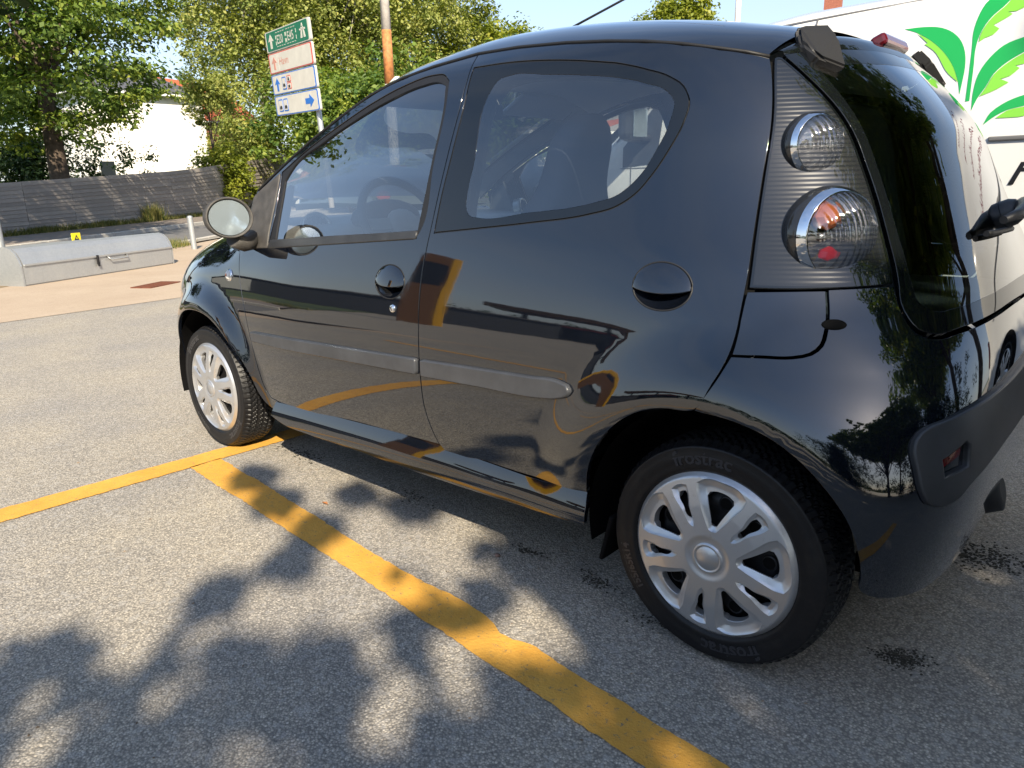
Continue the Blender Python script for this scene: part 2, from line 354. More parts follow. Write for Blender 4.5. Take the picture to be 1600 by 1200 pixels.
class MB:
    """collects shapes and links them as one mesh object"""
    def __init__(s): s.v = []; s.f = []; s.mi = []; s.sm = []
    def add(s, V, F, mi=0, smooth=False):
        b = len(s.v); s.v += [tuple(map(float, p)) for p in V]
        for f in F: s.f.append(tuple(i + b for i in f)); s.mi.append(mi); s.sm.append(smooth)
        return s
    def box(s, c, size, rz=0.0, mi=0, bev=0.0, M4=None):
        hx, hy, hz = (q / 2 for q in size)
        if bev:
            bm = bmesh.new(); bmesh.ops.create_cube(bm, size=1.0)
            for v in bm.verts: v.co = Vector((v.co.x * size[0], v.co.y * size[1], v.co.z * size[2]))
            bmesh.ops.bevel(bm, geom=bm.edges[:], offset=bev, segments=2, affect='EDGES', profile=0.5)
            bm.verts.index_update()
            V = [v.co.copy() for v in bm.verts]; F = [[v.index for v in f.verts] for f in bm.faces]; bm.free()
        else:
            V = [Vector((x, y, z)) for x in (-hx, hx) for y in (-hy, hy) for z in (-hz, hz)]
            F = [(0, 1, 3, 2), (4, 6, 7, 5), (0, 4, 5, 1), (2, 3, 7, 6), (0, 2, 6, 4), (1, 5, 7, 3)]
        mt = M4 if M4 is not None else Matrix.Rotation(rz, 4, 'Z')
        return s.add([mt @ p + Vector(c) for p in V], F, mi)
    def tube(s, pts, rad, n=12, mi=0, caps=True, smooth=True):
        pts = [Vector(p) for p in pts]
        if not hasattr(rad, '__len__'): rad = [rad] * len(pts)
        V = []; F = []; up = Vector((0, 0, 1))
        for i, p in enumerate(pts):
            t = (pts[min(i + 1, len(pts) - 1)] - pts[max(i - 1, 0)]).normalized()
            a = t.cross(up if abs(t.z) < 0.9 else Vector((1, 0, 0))).normalized(); b = t.cross(a)
            for k in range(n):
                q = 2 * pi * k / n; V.append(p + (a * cos(q) + b * sin(q)) * rad[i])
        for i in range(len(pts) - 1):
            for k in range(n): F.append((i * n + k, i * n + (k + 1) % n, (i + 1) * n + (k + 1) % n, (i + 1) * n + k))
        s.add(V, F, mi, smooth)
        if caps:
            s.add(V[:n], [tuple(range(n))], mi); s.add(V[-n:], [tuple(range(n - 1, -1, -1))], mi)
        return s
    def lathe(s, prof, n=32, M4=None, mi=0, smooth=True, a0=0.0, a1=2 * pi):
        """prof = (radius, height) pairs turned about local Z"""
        mt = M4 or Matrix(); full = abs(a1 - a0 - 2 * pi) < 1e-6; m = n if full else n + 1
        V = [mt @ Vector((r * cos(a0 + (a1 - a0) * k / n), r * sin(a0 + (a1 - a0) * k / n), h)) for r, h in prof for k in range(m)]
        F = []
        for i in range(len(prof) - 1):
            for k in range(n):
                k2 = (k + 1) % m
                F.append((i * m + k, i * m + k2, (i + 1) * m + k2, (i + 1) * m + k))
        return s.add(V, F, mi, smooth)
    def prism(s, poly, z0, z1, M4=None, mi=0):
        n = len(poly); mt = M4 or Matrix()
        V = [mt @ Vector((x, y, z)) for z in (z0, z1) for x, y in poly]
        F = [(i, (i + 1) % n, n + (i + 1) % n, n + i) for i in range(n)] + [tuple(range(n - 1, -1, -1)), tuple(range(n, 2 * n))]
        return s.add(V, F, mi)
    def loft(s, rows, mi=0, smooth=True, closed=False):
        n = len(rows[0]); V = [p for r in rows for p in r]; F = []
        for i in range(len(rows) - 1):
            for k in range(n if closed else n - 1):
                F.append((i * n + k, i * n + (k + 1) % n, (i + 1) * n + (k + 1) % n, (i + 1) * n + k))
        return s.add(V, F, mi, smooth)
    def ball(s, c, r, n=16, m=10, mi=0, M4=None):
        rx, ry, rz = r if hasattr(r, '__len__') else (r, r, r); mt = M4 or Matrix()
        rows = [[mt @ Vector((rx * sin(pi * i / m) * cos(2 * pi * k / n), ry * sin(pi * i / m) * sin(2 * pi * k / n), rz * cos(pi * i / m))) + Vector(c) for k in range(n)] for i in range(m + 1)]
        return s.loft(rows, mi, True, True)
    def mesh(s, name):
        me = bpy.data.meshes.new(name); me.from_pydata(s.v, [], s.f)
        me.polygons.foreach_set('material_index', s.mi); me.polygons.foreach_set('use_smooth', s.sm)
        bm = bmesh.new(); bm.from_mesh(me); bmesh.ops.remove_doubles(bm, verts=bm.verts, dist=1e-5)
        bmesh.ops.recalc_face_normals(bm, faces=bm.faces); bm.to_mesh(me); bm.free(); me.update(); return me
    def build(s, name, mat, parent=None): return link_mesh(name, s.mesh(name), mat, parent)

def smooth_poly(pts, step=0.015, closed=True, corner=38):
    """resample a polygon; corners sharper than `corner` degrees stay sharp, the rest is rounded"""
    P = np.array(pts, float); n = len(P)
    def tang(i):
        if not closed and i in (0, n - 1): return None
        a = P[i] - P[i - 1]; b = P[(i + 1) % n] - P[i]
        la, lb = np.linalg.norm(a), np.linalg.norm(b)
        if la < 1e-9 or lb < 1e-9: return None
        ang = math.degrees(math.acos(max(-1, min(1, a @ b / la / lb))))
        if ang > corner: return None
        return (a / la * lb + b / lb * la) / (la + lb)
    T = [tang(i) for i in range(n)]; out = []
    for i in range(n if closed else n - 1):
        p, q = P[i], P[(i + 1) % n]; L = np.linalg.norm(q - p)
        k = max(1, int(math.ceil(L / step)))
        d = (q - p) / max(L, 1e-9)
        t0 = T[i] if T[i] is not None else d; t1 = T[(i + 1) % n] if T[(i + 1) % n] is not None else d
        for j in range(k):
            t = j / k
            out.append((2 * t**3 - 3 * t**2 + 1) * p + (t**3 - 2 * t**2 + t) * t0 * L + (-2 * t**3 + 3 * t**2) * q + (t**3 - t**2) * t1 * L)
    if not closed: out.append(P[-1])
    return np.array(out)

def area2(P): return 0.5 * np.sum(P[:, 0] * np.roll(P[:, 1], -1) - np.roll(P[:, 0], -1) * P[:, 1])
def norms2(P):
    a = P - np.roll(P, 1, 0); b = np.roll(P, -1, 0) - P
    a /= np.maximum(np.linalg.norm(a, axis=1), 1e-9)[:, None]; b /= np.maximum(np.linalg.norm(b, axis=1), 1e-9)[:, None]
    t = a + b; t /= np.maximum(np.linalg.norm(t, axis=1), 1e-9)[:, None]
    c = np.clip(np.sqrt((1 + np.sum(a * b, 1)) / 2), 0.45, 1)
    return np.stack([t[:, 1], -t[:, 0]], 1) / c[:, None]
def inside(P, Q):
    """which points Q lie in polygon P"""
    x, y = Q[:, 0], Q[:, 1]; r = np.zeros(len(Q), bool)
    for (x0, y0), (x1, y1) in zip(P, np.roll(P, -1, 0)):
        if y0 == y1: continue
        c = ((y0 > y) != (y1 > y)) & (x < (x1 - x0) * (y - y0) / (y1 - y0) + x0); r ^= c
    return r
def dist_poly(P, Q):
    A = P; B = np.roll(P, -1, 0); d = np.full(len(Q), 1e9)
    for a, b in zip(A, B):
        ab = b - a; L = ab @ ab
        if L < 1e-14: continue
        t = np.clip(((Q - a) @ ab) / L, 0, 1); d = np.minimum(d, np.linalg.norm(Q - a - t[:, None] * ab, axis=1))
    return d

DOOR_RINGS = [(0.0006, 0.0004), (0.0010, 0.0022), (0.0010, 0.014)]
BAR_RINGS = [(0.0025, 0.0010), (0.0045, 0.0045), (0.0048, 0.016)]
def sheet(fn, poly, holes=(), gap=0.0, res=0.02, off=0.0, rings=DOOR_RINGS, flip=False, ref=(1.2, 0, 0.8), step=0.015, corner=38, smooth=True, creases=(), auto=0):
    """triangulate a polygon with holes in (u, v), lay it on the surface fn(u, v), give its edges a lip; returns a mesh"""
    O = smooth_poly(poly, step, corner=corner) if smooth else np.array(poly, float)
    if area2(O) < 0: O = O[::-1]
    if gap: O = O - norms2(O) * gap
    H = []
    for h in holes:
        h = smooth_poly(h, step, corner=corner) if smooth else np.array(h, float)
        if area2(h) > 0: h = h[::-1]
        if gap: h = h - norms2(h) * gap
        H.append(h)
    lo, hi = O.min(0), O.max(0)
    gx, gy = np.meshgrid(np.arange(lo[0] + res / 2, hi[0], res), np.arange(lo[1] + res / 2, hi[1], res))
    gx[::2] += res * 0.5
    G = np.stack([gx.ravel(), gy.ravel()], 1)
    keep = inside(O, G) & (dist_poly(O, G) > res * 0.35)
    for h in H: keep &= ~inside(h, G) & (dist_poly(h, G) > res * 0.35)
    for h in creases: keep &= dist_poly(h, G) > res * 0.35
    G = G[keep]
    pts = [tuple(p) for p in O]; edges = [(i, (i + 1) % len(O)) for i in range(len(O))]
    for h in H:
        b = len(pts); pts += [tuple(p) for p in h]; edges += [(b + i, b + (i + 1) % len(h)) for i in range(len(h))]
    for h in creases:
        b = len(pts); pts += [tuple(p) for p in h]; edges += [(b + i, b + (i + 1) % len(h)) for i in range(len(h))]
    pts += [tuple(p) for p in G]
    vs, _, fs, *_ = delaunay_2d_cdt([Vector(p) for p in pts], edges, [], 0, 1e-7)
    V2 = np.array([(v.x, v.y) for v in vs]); F = np.array([f for f in fs if len(f) == 3], int)
    cen = V2[F].mean(1); ok = inside(O, cen)
    for h in H: ok &= ~inside(h, cen)
    F = F[ok]
    def frame(Q):
        e = 2e-4
        P = fn(Q[:, 0], Q[:, 1]); U = (fn(Q[:, 0] + e, Q[:, 1]) - fn(Q[:, 0] - e, Q[:, 1])) / (2 * e); W_ = (fn(Q[:, 0], Q[:, 1] + e) - fn(Q[:, 0], Q[:, 1] - e)) / (2 * e)
        N = np.cross(U, W_); N /= np.maximum(np.linalg.norm(N, axis=1), 1e-12)[:, None]
        s = np.sign(np.sum(N * (P - np.array(ref)), 1)); s[s == 0] = 1
        if np.mean(s) != 0: s[:] = np.sign(np.mean(s))
        return P, U, W_, N * s[:, None]
    P, U, W_, N = frame(V2)
    V = list(P + N * off); faces = []; lnorm = []
    t = F[0:1]
    fnrm = np.cross(P[F[:, 1]] - P[F[:, 0]], P[F[:, 2]] - P[F[:, 0]])
    back = np.sum(fnrm * N[F[:, 0]], 1) < 0
    F[back] = F[back][:, ::-1]
    for f in F: faces.append(tuple(f)); lnorm += [N[i] for i in f]
    if rings:
        used = {}
        for f in F:
            for a, b in ((f[0], f[1]), (f[1], f[2]), (f[2], f[0])): used[(a, b)] = 1
        nxt = {}
        for a, b in used:
            if (b, a) not in used: nxt[a] = b
        seen = set()
        for s0 in list(nxt):
            if s0 in seen: continue
            loop = [s0]; seen.add(s0); c = nxt[s0]
            while c in nxt and c not in seen: loop.append(c); seen.add(c); c = nxt[c]
            if len(loop) < 3: continue
            L = V2[loop]; n2 = norms2(L)
            # outward in (u, v): away from the kept faces
            mid = L + n2 * 1e-4
            test = inside(O, mid)
            for h in H: test &= ~inside(h, mid)
            if np.mean(test) > 0.5: n2 = -n2
            out3 = U[loop] * n2[:, :1] + W_[loop] * n2[:, 1:]; out3 /= np.maximum(np.linalg.norm(out3, axis=1), 1e-9)[:, None]
            prev = loop; pn = N[loop]; K = len(rings)
            for r, (o, d) in enumerate(rings):
                Q = P[loop] + N[loop] * (off - d) + out3 * o
                b = len(V); V += list(Q); cur = list(range(b, b + len(loop)))
                w = (r + 1) / K; w = min(1, w * 1.5)
                cn = N[loop] * (1 - w) + out3 * w; cn /= np.linalg.norm(cn, axis=1)[:, None]
                for i in range(len(loop)):
                    j = (i + 1) % len(loop)
                    faces.append((prev[j], prev[i], cur[i], cur[j])); lnorm += [pn[j], pn[i], cn[i], cn[j]]
                prev = cur; pn = cn
    V = np.array(V); lnorm = np.array(lnorm)
    if flip:
        V = V * (1, -1, 1); lnorm = lnorm * (1, -1, 1)
        nf = []; nl = []; k = 0
        for f in faces:
            n = len(f); nf.append(tuple(reversed(f))); nl += list(lnorm[k:k + n][::-1]); k += n
        faces = nf; lnorm = np.array(nl)
    me = bpy.data.meshes.new('sheet'); me.from_pydata([tuple(p) for p in V], [], faces)
    me.polygons.foreach_set('use_smooth', np.ones(len(faces), bool)); me.update()
    if auto: me.set_sharp_from_angle(angle=radians(auto))
    else: me.normals_split_custom_set([tuple(n) for n in lnorm])
    return me

def text_mesh(s, size, align='CENTER', extrude=0.0, shear=0.0, res=3, bold=0.0):
    c = bpy.data.curves.new('lettering', 'FONT'); c.body = s; c.size = size; c.align_x = align; c.extrude = extrude; c.resolution_u = res; c.shear = shear; c.offset = bold
    o = bpy.data.objects.new('lettering', c); COL.objects.link(o)
    dg = bpy.context.evaluated_depsgraph_get(); me = bpy.data.meshes.new_from_object(o.evaluated_get(dg))
    bpy.data.objects.remove(o); bpy.data.curves.remove(c)
    me.materials.clear()
    return me

# ---------------------------------------------------------------- the black car's body surface
def lerp_tab(z, zs, ys):
    zs = np.array(zs, float); ys = np.array(ys, float); m = np.gradient(ys, zs)
    z = np.clip(z, zs[0], zs[-1]); i = np.clip(np.searchsorted(zs, z) - 1, 0, len(zs) - 2)
    h = zs[i + 1] - zs[i]; t = (z - zs[i]) / h
    return (2*t**3 - 3*t**2 + 1) * ys[i] + (t**3 - 2*t**2 + t) * h * m[i] + (-2*t**3 + 3*t**2) * ys[i + 1] + (t**3 - t**2) * h * m[i + 1]
def sm(a, b, x):
    t = np.clip((x - a) / (b - a), 0, 1); return t * t * (3 - 2 * t)
ZP=[.10,.20,.30,.42,.55,.65,.73,.80,.87,.93,1.0,1.1,1.2,1.3,1.36,1.41,1.46]
YP=[.72,.765,.783,.797,.803,.800,.792,.781,.766,.751,.730,.699,.666,.629,.603,.572,.52]
ZR=[.10,.20,.30,.45,.60,.75,.85,.90,1.0,1.1,1.2,1.3,1.38,1.43,1.47]
XR=[-.36,-.40,-.43,-.455,-.455,-.435,-.40,-.38,-.335,-.29,-.24,-.155,-.068,-.010,.06]
ZF=[.10,.30,.50,.65,.75,.85,1.6]
XF=[3.02,3.07,3.09,3.08,3.05,3.02,3.02]
def nr(z): return lerp_tab(z,[.1,.3,.45,.6,.72,.82,.92,1.5],[6,7.5,7.5,6,4.2,3.2,2.8,2.8])
def xr(z): return lerp_tab(z,ZR,XR)
def xf(z): return lerp_tab(z,ZF,XF)
XC=.40;NF=2.6;XG=2.2;US=.75
def ztop(x): return lerp_tab(x,[1.9,2.1,2.4,2.7,2.9,3.1],[1.02,.995,.94,.865,.78,.64])
def W(x,z):
    w=lerp_tab(z,ZP,YP)
    # cabin narrowing fore and aft
    up=sm(.75,1.15,z)
    w=w-(.045*sm(1.1,2.1,x)+.02*sm(.9,0.,x))*up
    w=w-.02*sm(1.6,2.3,x)*(1-up)
    # flares
    for (hx,amp,r0,r1) in ((0.,.030,.36,.53),(2.34,.042,.36,.475)):
        r=np.sqrt((x-hx)**2+(z-.27)**2)
        w=w+amp*(1-sm(r0,r1,r))*(1-sm(.75,.95,z))
    return w

def roll(x,z):
    zt=ztop(x);h=.24
    q=np.clip((z-(zt-h))/h,0,None)
    k=np.where(q<1,(1-np.minimum(q,1)**2.4),0)**(1/2.4)
    b=sm(2.0,2.2,x)
    return 1-b*(1-(.55+.45*k))
def Y(x,z):
    x=np.asarray(x,float);z=np.asarray(z,float)
    w=W(x,z)*roll(x,z);r=xr(z);f=xf(z)
    t=np.clip((XC-x)/(XC-r),0,None)
    NR=nr(z)
    k=np.where(t<1,(1-np.minimum(t,1)**NR),0)**(1/NR)
    k=np.where(t>=1,-1,k)
    s=np.clip((x-XG)/(f-XG),0,None)
    kf=np.where(s<1,(1-np.minimum(s,1)**NF),0)**(1/NF)
    kf=np.where(s>=1,-1,kf)
    return w*np.minimum(k,kf)
def to_u(x,y,z):
    x=np.asarray(x,float);y=np.asarray(y,float);z=np.asarray(z,float)
    w=W(x,z)*roll(x,z)
    ph=np.arctan2((XC-x)/(XC-xr(z)),y/w)
    pf=np.arctan2((x-XG)/(xf(z)-XG),y/w)
    return np.where(x<XC,XC-US*ph,np.where(x>XG,XG+US*pf,x))
def P_of(u,z):
    u=np.asarray(u,float);z=np.asarray(z,float)
    NR=nr(z)
    ph=(XC-u)/US; r=(np.abs(np.sin(ph))**NR+np.abs(np.cos(ph))**NR)**(-1/NR)
    xr_=XC-(XC-xr(z))*r*np.sin(ph); tr=r*np.cos(ph)
    pf=(u-XG)/US; r2=(np.abs(np.sin(pf))**NF+np.abs(np.cos(pf))**NF)**(-1/NF)
    xf_=XG+(xf(z)-XG)*r2*np.sin(pf); tf=r2*np.cos(pf)
    x=np.where(u<XC,xr_,np.where(u>XG,xf_,u)); t=np.where(u<XC,tr,np.where(u>XG,tf,1.))
    return np.stack([x,W(x,z)*roll(x,z)*t,z],-1)

UC = XC - US * pi / 2                                   # u of the car's centre line at the rear
def surf(u, z): return P_of(u, z)
def u_of(x, z):
    """u of the surface point at length x and height z on the left side"""
    x = float(x); z = float(z); return float(to_u(x, Y(x, z), z))
def mirror_u(p): return [(2 * UC - u, z) for u, z in reversed(p)]
# ================================================================ the setting: ground sheets, kerbs, road
def flat(name, poly, z, mat, kind='structure', label=None):
    b = MB(); b.add([(x, y, z) for x, y in poly], [tuple(range(len(poly)))]); o = b.build(name, mat)
    if o.data.polygons[0].normal.z < 0: o.data.flip_normals()
    tag(o, label, kind=kind); return o
RD = Vector((0.68, -0.733)); RN = Vector((0.733, 0.68))           # along the road, across it (away from the camera)
def rp(n, t): p = RN * n + RD * t; return (p.x, p.y)
flat('ground', [(-150, -150), (250, -150), (250, 150), (-150, 150)], -0.02, M['lawn'])
flat('asphalt_lot', [(-40, 48), (-40, -45), (60, -45), (60, 48)], 0.0, M['asphalt'])
flat('concrete_apron', [(6.55, 5.2), (7.07, 0.45), (7.21, -1.16), (7.60, -5.5), (8.2, -10.5), rp(7.75, 22), rp(7.75, -1.2)], 0.004, M['concrete'])
flat('road', [rp(8.2, 3), rp(8.2, 75), rp(11.3, 75), rp(11.3, 3)], 0.004, M['road'])
flat('pavement', [rp(11.45, 3), rp(11.45, 75), rp(13.75, 75), rp(13.75, 3)], 0.10, M['pavement'])
b = MB()
def kerb_run(name, n0, n1, h):
    b = MB()
    for k in range(3, 70):
        c = RN * ((n0 + n1) / 2) + RD * (k * 1.0 + 0.5); b.box((c.x, c.y, h / 2 - 0.02), (0.992, n1 - n0, h + 0.04), rz=math.atan2(RD.y, RD.x), bev=0.012)
    o = b.build(name, M['kerb']); tag(o, kind='structure'); return o
kerb_run('far_kerb', 11.30, 11.45, 0.11)
kerb_run('near_kerb', 8.05, 8.20, 0.05)
flat('verge', [rp(13.75, 3), rp(13.75, 75), rp(15.2, 75), rp(15.2, 3)], 0.09, M['soil'])
flat('roadside_strip', [rp(7.55, 3), rp(7.60, 4.5), rp(7.2, 7.2), rp(7.5, 10), rp(8.05, 12), rp(8.05, 3)], 0.008, M['soil'])
flat('garden', [rp(15.2, 3), rp(15.2, 120), rp(120, 120), rp(120, 3)], 0.05, M['lawn'])

def grass_blades(name, pts, h0, h1, w, seed, mat, label=None, lean=0.35):
    r = np.random.default_rng(seed); P = np.array(pts, float); n = len(P)
    a = r.uniform(0, 2 * pi, n); h = r.uniform(h0, h1, n) * r.uniform(0.6, 1.0, n); dx, dy = np.cos(a) * w, np.sin(a) * w
    tip = np.stack([P[:, 0] + r.normal(0, lean, n) * h, P[:, 1] + r.normal(0, lean, n) * h, P[:, 2] + h], 1)
    V = np.empty((n, 3, 3)); V[:, 0] = P + np.stack([dx, dy, 0 * dx], 1); V[:, 1] = P - np.stack([dx, dy, 0 * dx], 1); V[:, 2] = tip
    me = np_mesh(name, V.reshape(-1, 3), np.arange(3 * n).reshape(-1, 3))
    at = me.attributes.new('tint', 'FLOAT', 'FACE'); at.data.foreach_set('value', r.uniform(0, 1, n).astype(np.float32))
    return tag(link_mesh(name, me, mat), label, kind='stuff')
r_ = np.random.default_rng(5)
pts = []
for k in range(9000):
    t = r_.uniform(8, 36); n = 14.24 - abs(r_.normal(0, 0.16)) ; n = max(n, 13.8); p = rp(n, t); pts.append((p[0], p[1], 0.09))
for k in range(5000):
    t = r_.choice([3.4, 7.5, 12.6, 16.4, 19.5, 23.0]) + r_.normal(0, 0.35); n = 14.2 - abs(r_.normal(0, 0.14)); p = rp(n, t); pts.append((p[0], p[1], 0.09))
grass_blades('verge_grass', pts, 0.05, 0.26, 0.012, 1, M['grass'])
pts = []
for k in range(700):
    t = 26.3 + r_.normal(0, 0.30); n = 14.05 + r_.normal(0, 0.10); p = rp(n, t); pts.append((p[0], p[1], 0.09))
grass_blades('weed_clump', pts, 0.35, 0.85, 0.014, 2, M['grass'], lean=0.22)
pts = []
for k in range(5200):
    t = r_.uniform(3, 14); n = 7.85 + r_.normal(0, 0.13); p = rp(min(n, 8.04), t); pts.append((p[0], p[1], 0.008))
for k in range(2200):
    t = 10.7 + r_.normal(0, 0.5); n = 7.6 + r_.normal(0, 0.2); p = rp(min(n, 8.04), t); pts.append((p[0], p[1], 0.008))
grass_blades('kerb_grass', pts, 0.05, 0.26, 0.009, 3, M['grass'])

# ---- yellow bay lines: ragged painted sheets
def ragged(edge_a, edge_b, seed, step=0.02, amp=0.0016):
    r = np.random.default_rng(seed)
    def walk(e):
        q = smooth_poly(e, step, closed=False); d = np.gradient(q, axis=0); d /= np.linalg.norm(d, axis=1)[:, None]
        j = r.normal(0, amp, len(q)); j = j + np.convolve(r.normal(0, amp * 2.2, len(q)), np.ones(9) / 9 * 1.6, 'same')
        return [tuple(p + np.array([-t[1], t[0]]) * o) for p, t, o in zip(q, d, j)]
    return walk(edge_a) + walk(edge_b)[::-1]
LB_l = [(2.190, 0.992), (1.365, 1.046), (0.812, 1.086), (0.296, 1.127), (-0.068, 1.156), (-1.60, 1.290)]
LB_r = [(2.190, 0.862), (1.639, 0.904), (1.109, 0.951), (0.803, 0.974), (0.46, 1.001), (0.435, 1.013), (0.405, 1.014), (0.385, 1.008), (0.236, 1.018), (0.017, 1.034), (-0.188, 1.054), (-1.60, 1.172)]
LA_t = [(2.42, 4.4), (2.341, 1.841), (2.321, 1.256), (2.304, 0.814), (2.27, -0.2), (2.20, -3.0)]
LA_b = [(2.30, 4.4), (2.211, 1.864), (2.193, 1.326), (2.184, 0.985), (2.150, -0.2), (2.08, -3.0)]
def line(poly, nm):
    b = MB(); tri = delaunay_2d_cdt([Vector(p) for p in poly], [(i, (i + 1) % len(poly)) for i in range(len(poly))], [], 1, 1e-6)
    b.add([(v.x, v.y, 0.004) for v in tri[0]], tri[2]); o = b.build(nm, M['yellow'])
    if o.data.polygons[0].normal.z < 0: o.data.flip_normals()
    return tag(o, kind='structure')
line(ragged(LA_t, LA_b, 3), 'yellow_cross_line'); line(ragged(LB_l, LB_r, 4), 'yellow_bay_line')
for dx in (2.55,):                                                     # the next bays' lines, behind the camera and to its left
    line(ragged([(4.85, 3.75), (0.2, 4.05)], [(4.85, 3.87), (0.2, 4.17)], 8), 'yellow_bay_line')
# ---- dirt crumbs, pebbles and leaf scraps on the asphalt
def crumbs(c, rx, ry, n, seed, ang=0.0, big=0.010):
    r = np.random.default_rng(seed); b = MB()
    for k in range(n):
        q = r.normal(0, 0.5, 2); x = q[0] * rx; y = q[1] * ry; s = r.uniform(0.25, 1.0) * big
        px, py = c[0] + x * cos(ang) - y * sin(ang), c[1] + x * sin(ang) + y * cos(ang)
        M4 = Matrix.Rotation(r.uniform(0, 6), 4, 'Z'); b.ball((px, py, s * 0.15), (s, s * r.uniform(0.5, 1), s * 0.35), 5, 3, M4=M4)
    return tag(b.build('dirt_crumbs', M['dirt']), kind='stuff')
crumbs((-0.348, 0.486), 0.055, 0.036, 380, 1, 0.5, 0.0046); crumbs((-0.39, -0.17), 0.13, 0.09, 420, 2, 0.3, 0.0065); crumbs((0.40, 0.652), 0.085, 0.028, 150, 3, -0.2, 0.005)
crumbs((0.657, 0.644), 0.05, 0.022, 60, 4, 0.0, 0.006); crumbs((1.966, 0.600), 0.16, 0.05, 140, 5, 0.0, 0.007); crumbs((1.268, 0.605), 0.12, 0.04, 80, 6, 0.0, 0.0055); crumbs((0.15, 0.72), 0.10, 0.03, 60, 7, 0.3, 0.005)
def pebble(x, y, s, label, seed):
    r = np.random.default_rng(seed); b = MB(); b.ball((0, 0, s * 0.35), (s, s * 0.75, s * 0.5), 9, 6)
    b.v = [(p[0] * r.uniform(0.85, 1.15), p[1] * r.uniform(0.85, 1.15), p[2]) for p in b.v]
    o = b.build('pebble', M['pebble']); o.location = (x, y, 0.0); tag(o, label, 'pebble')
pebble(0.715, 0.728, 0.010, 'small reddish pebble on the asphalt between sill and yellow line', 1)
pebble(0.247, 1.128, 0.0055, 'tiny grey stone lying on the near end of the yellow line', 2)
b = MB(); b.add([(0, 0, 0.003), (0.022, 0.008, 0.008), (0.034, 0.0, 0.004), (0.018, -0.010, 0.006)], [(0, 1, 2), (0, 2, 3)]); o = b.build('fallen_leaf', M['pole_orange']); o.location = (1.43, 0.845, 0.002)
tag(o, 'small orange-brown fallen leaf on sunlit asphalt beside the yellow line', 'leaf')

r_ = np.random.default_rng(9); V = []; F = []
for k in range(420):
    x, y = r_.uniform(-0.7, 3.6), r_.uniform(-0.6, 3.2)
    if r_.random() < 0.45: x, y = r_.normal(1.2, 0.8), 0.62 + r_.normal(0, 0.13)
    s_ = r_.uniform(0.0015, 0.0052) * (1.6 if r_.random() < 0.08 else 1); a_ = r_.uniform(0, 6.28); c_, q_ = cos(a_) * s_, sin(a_) * s_; b0 = len(V)
    V += [(x - c_, y - q_, 0.001), (x + q_ * 0.5, y - c_ * 0.5, 0.001), (x + c_, y + q_, 0.001), (x - q_ * 0.5, y + c_ * 0.5, 0.001), (x, y, 0.001 + s_ * 0.7)]
    F += [(b0, b0 + 1, b0 + 4), (b0 + 1, b0 + 2, b0 + 4), (b0 + 2, b0 + 3, b0 + 4), (b0 + 3, b0, b0 + 4)]
b = MB(); b.add(V, F); tag(b.build('grit', M['grit']), kind='stuff')

# ================================================================ fence, box, bollards, grate
FN = 14.30; NB = 13                                                  # the fence line; boards per bay
fence = tag(empty('board_fence', (*rp(FN, 0), 0.09), rz=math.atan2(RD.y, RD.x)), 'long weathered grey-brown horizontal board fence behind the pavement', 'fence')
def fence_h(t): return 1.33 + min(t - 18, 12) * 0.046 + max(0, t - 30) * 0.075                          # the ground falls away, so it grows taller to the right
bm_ = MB(); bm_.box((0, 0, 0), (2.39, 0.024, 1.0), bev=0.003); board_me = bm_.mesh('fence_board'); board_me.materials.append(M['plank'])
pm_ = MB(); pm_.box((0, 0, 0.49), (0.09, 0.09, 0.98), bev=0.006); post_me = pm_.mesh('fence_post'); post_me.materials.append(M['plank'])
rr = random.Random(3)
for bay in range(7, 29):
    t0 = bay * 2.4; h0, h1 = fence_h(t0), fence_h(t0 + 2.4)
    p = link_mesh('fence_post', post_me, None, fence); p.location = (t0, 0.06, 0); p.scale = (1, 1, h0)
    for k in range(NB):
        o = link_mesh('fence_board', board_me, None, fence); c0, c1 = h0 * (k + 0.5) / NB, h1 * (k + 0.5) / NB
        o.location = (t0 + 1.2, -0.012 + rr.uniform(-0.004, 0.004), 0.02 + (c0 + c1) / 2); o.rotation_euler = (radians(-8 + rr.uniform(-2, 2)), -math.atan((c1 - c0) / 2.4) + rr.uniform(-0.003, 0.003), rr.uniform(-0.002, 0.002))
        o.scale = (1, 1, (h0 + h1) / 2 / NB * 1.03)

bd = Vector((1.22, -2.405)).normalized(); bnv = Vector((-bd.y, bd.x)) * -1.0
if bnv.dot(Vector((-1, 0))) < 0: bnv = -bnv                            # front normal (towards the camera)
box = tag(empty('metal_chest', (10.61, -1.745, 0), rz=math.atan2(bd.y, bd.x)), 'long galvanised steel chest with curved hinged lid on the concrete apron', 'metal chest')
Lh = 1.35; side = [(0.0, 0.0), (0.0, 0.255), (0.02, 0.33), (0.065, 0.41), (0.13, 0.465), (0.21, 0.49), (0.31, 0.485), (0.40, 0.44), (0.40, 0.0)]
sgn = 1.0 if Vector((-bd.y, bd.x)).dot(-bnv) > 0 else -1.0
RY = Matrix(((0, 0, 1, 0), (sgn, 0, 0, 0), (0, 1, 0, 0), (0, 0, 0, 1)))   # (profile x, profile y, along) -> (along, depth, up)
b = MB(); b.prism([(0, 0.02), (0, 0.252), (0.40, 0.252), (0.40, 0.02)], -Lh + 0.02, Lh - 0.02, RY); b.box((0, 0.20 * sgn, 0.02), (2.66, 0.36, 0.04)); b.build('chest_body', M['galv'], box)
b = MB(); b.prism([(-0.012, 0.256)] + side[2:8] + [(0.40, 0.256)], -Lh + 0.025, Lh - 0.025, RY); b.build('chest_lid', M['galv'], box)
for e in (-1, 1):
    b = MB(); b.prism(side, e * Lh - 0.012, e * Lh + 0.012, RY); b.build('end_plate', M['galv'], box)
def bx(l, d, h): return (l, d * sgn, h)
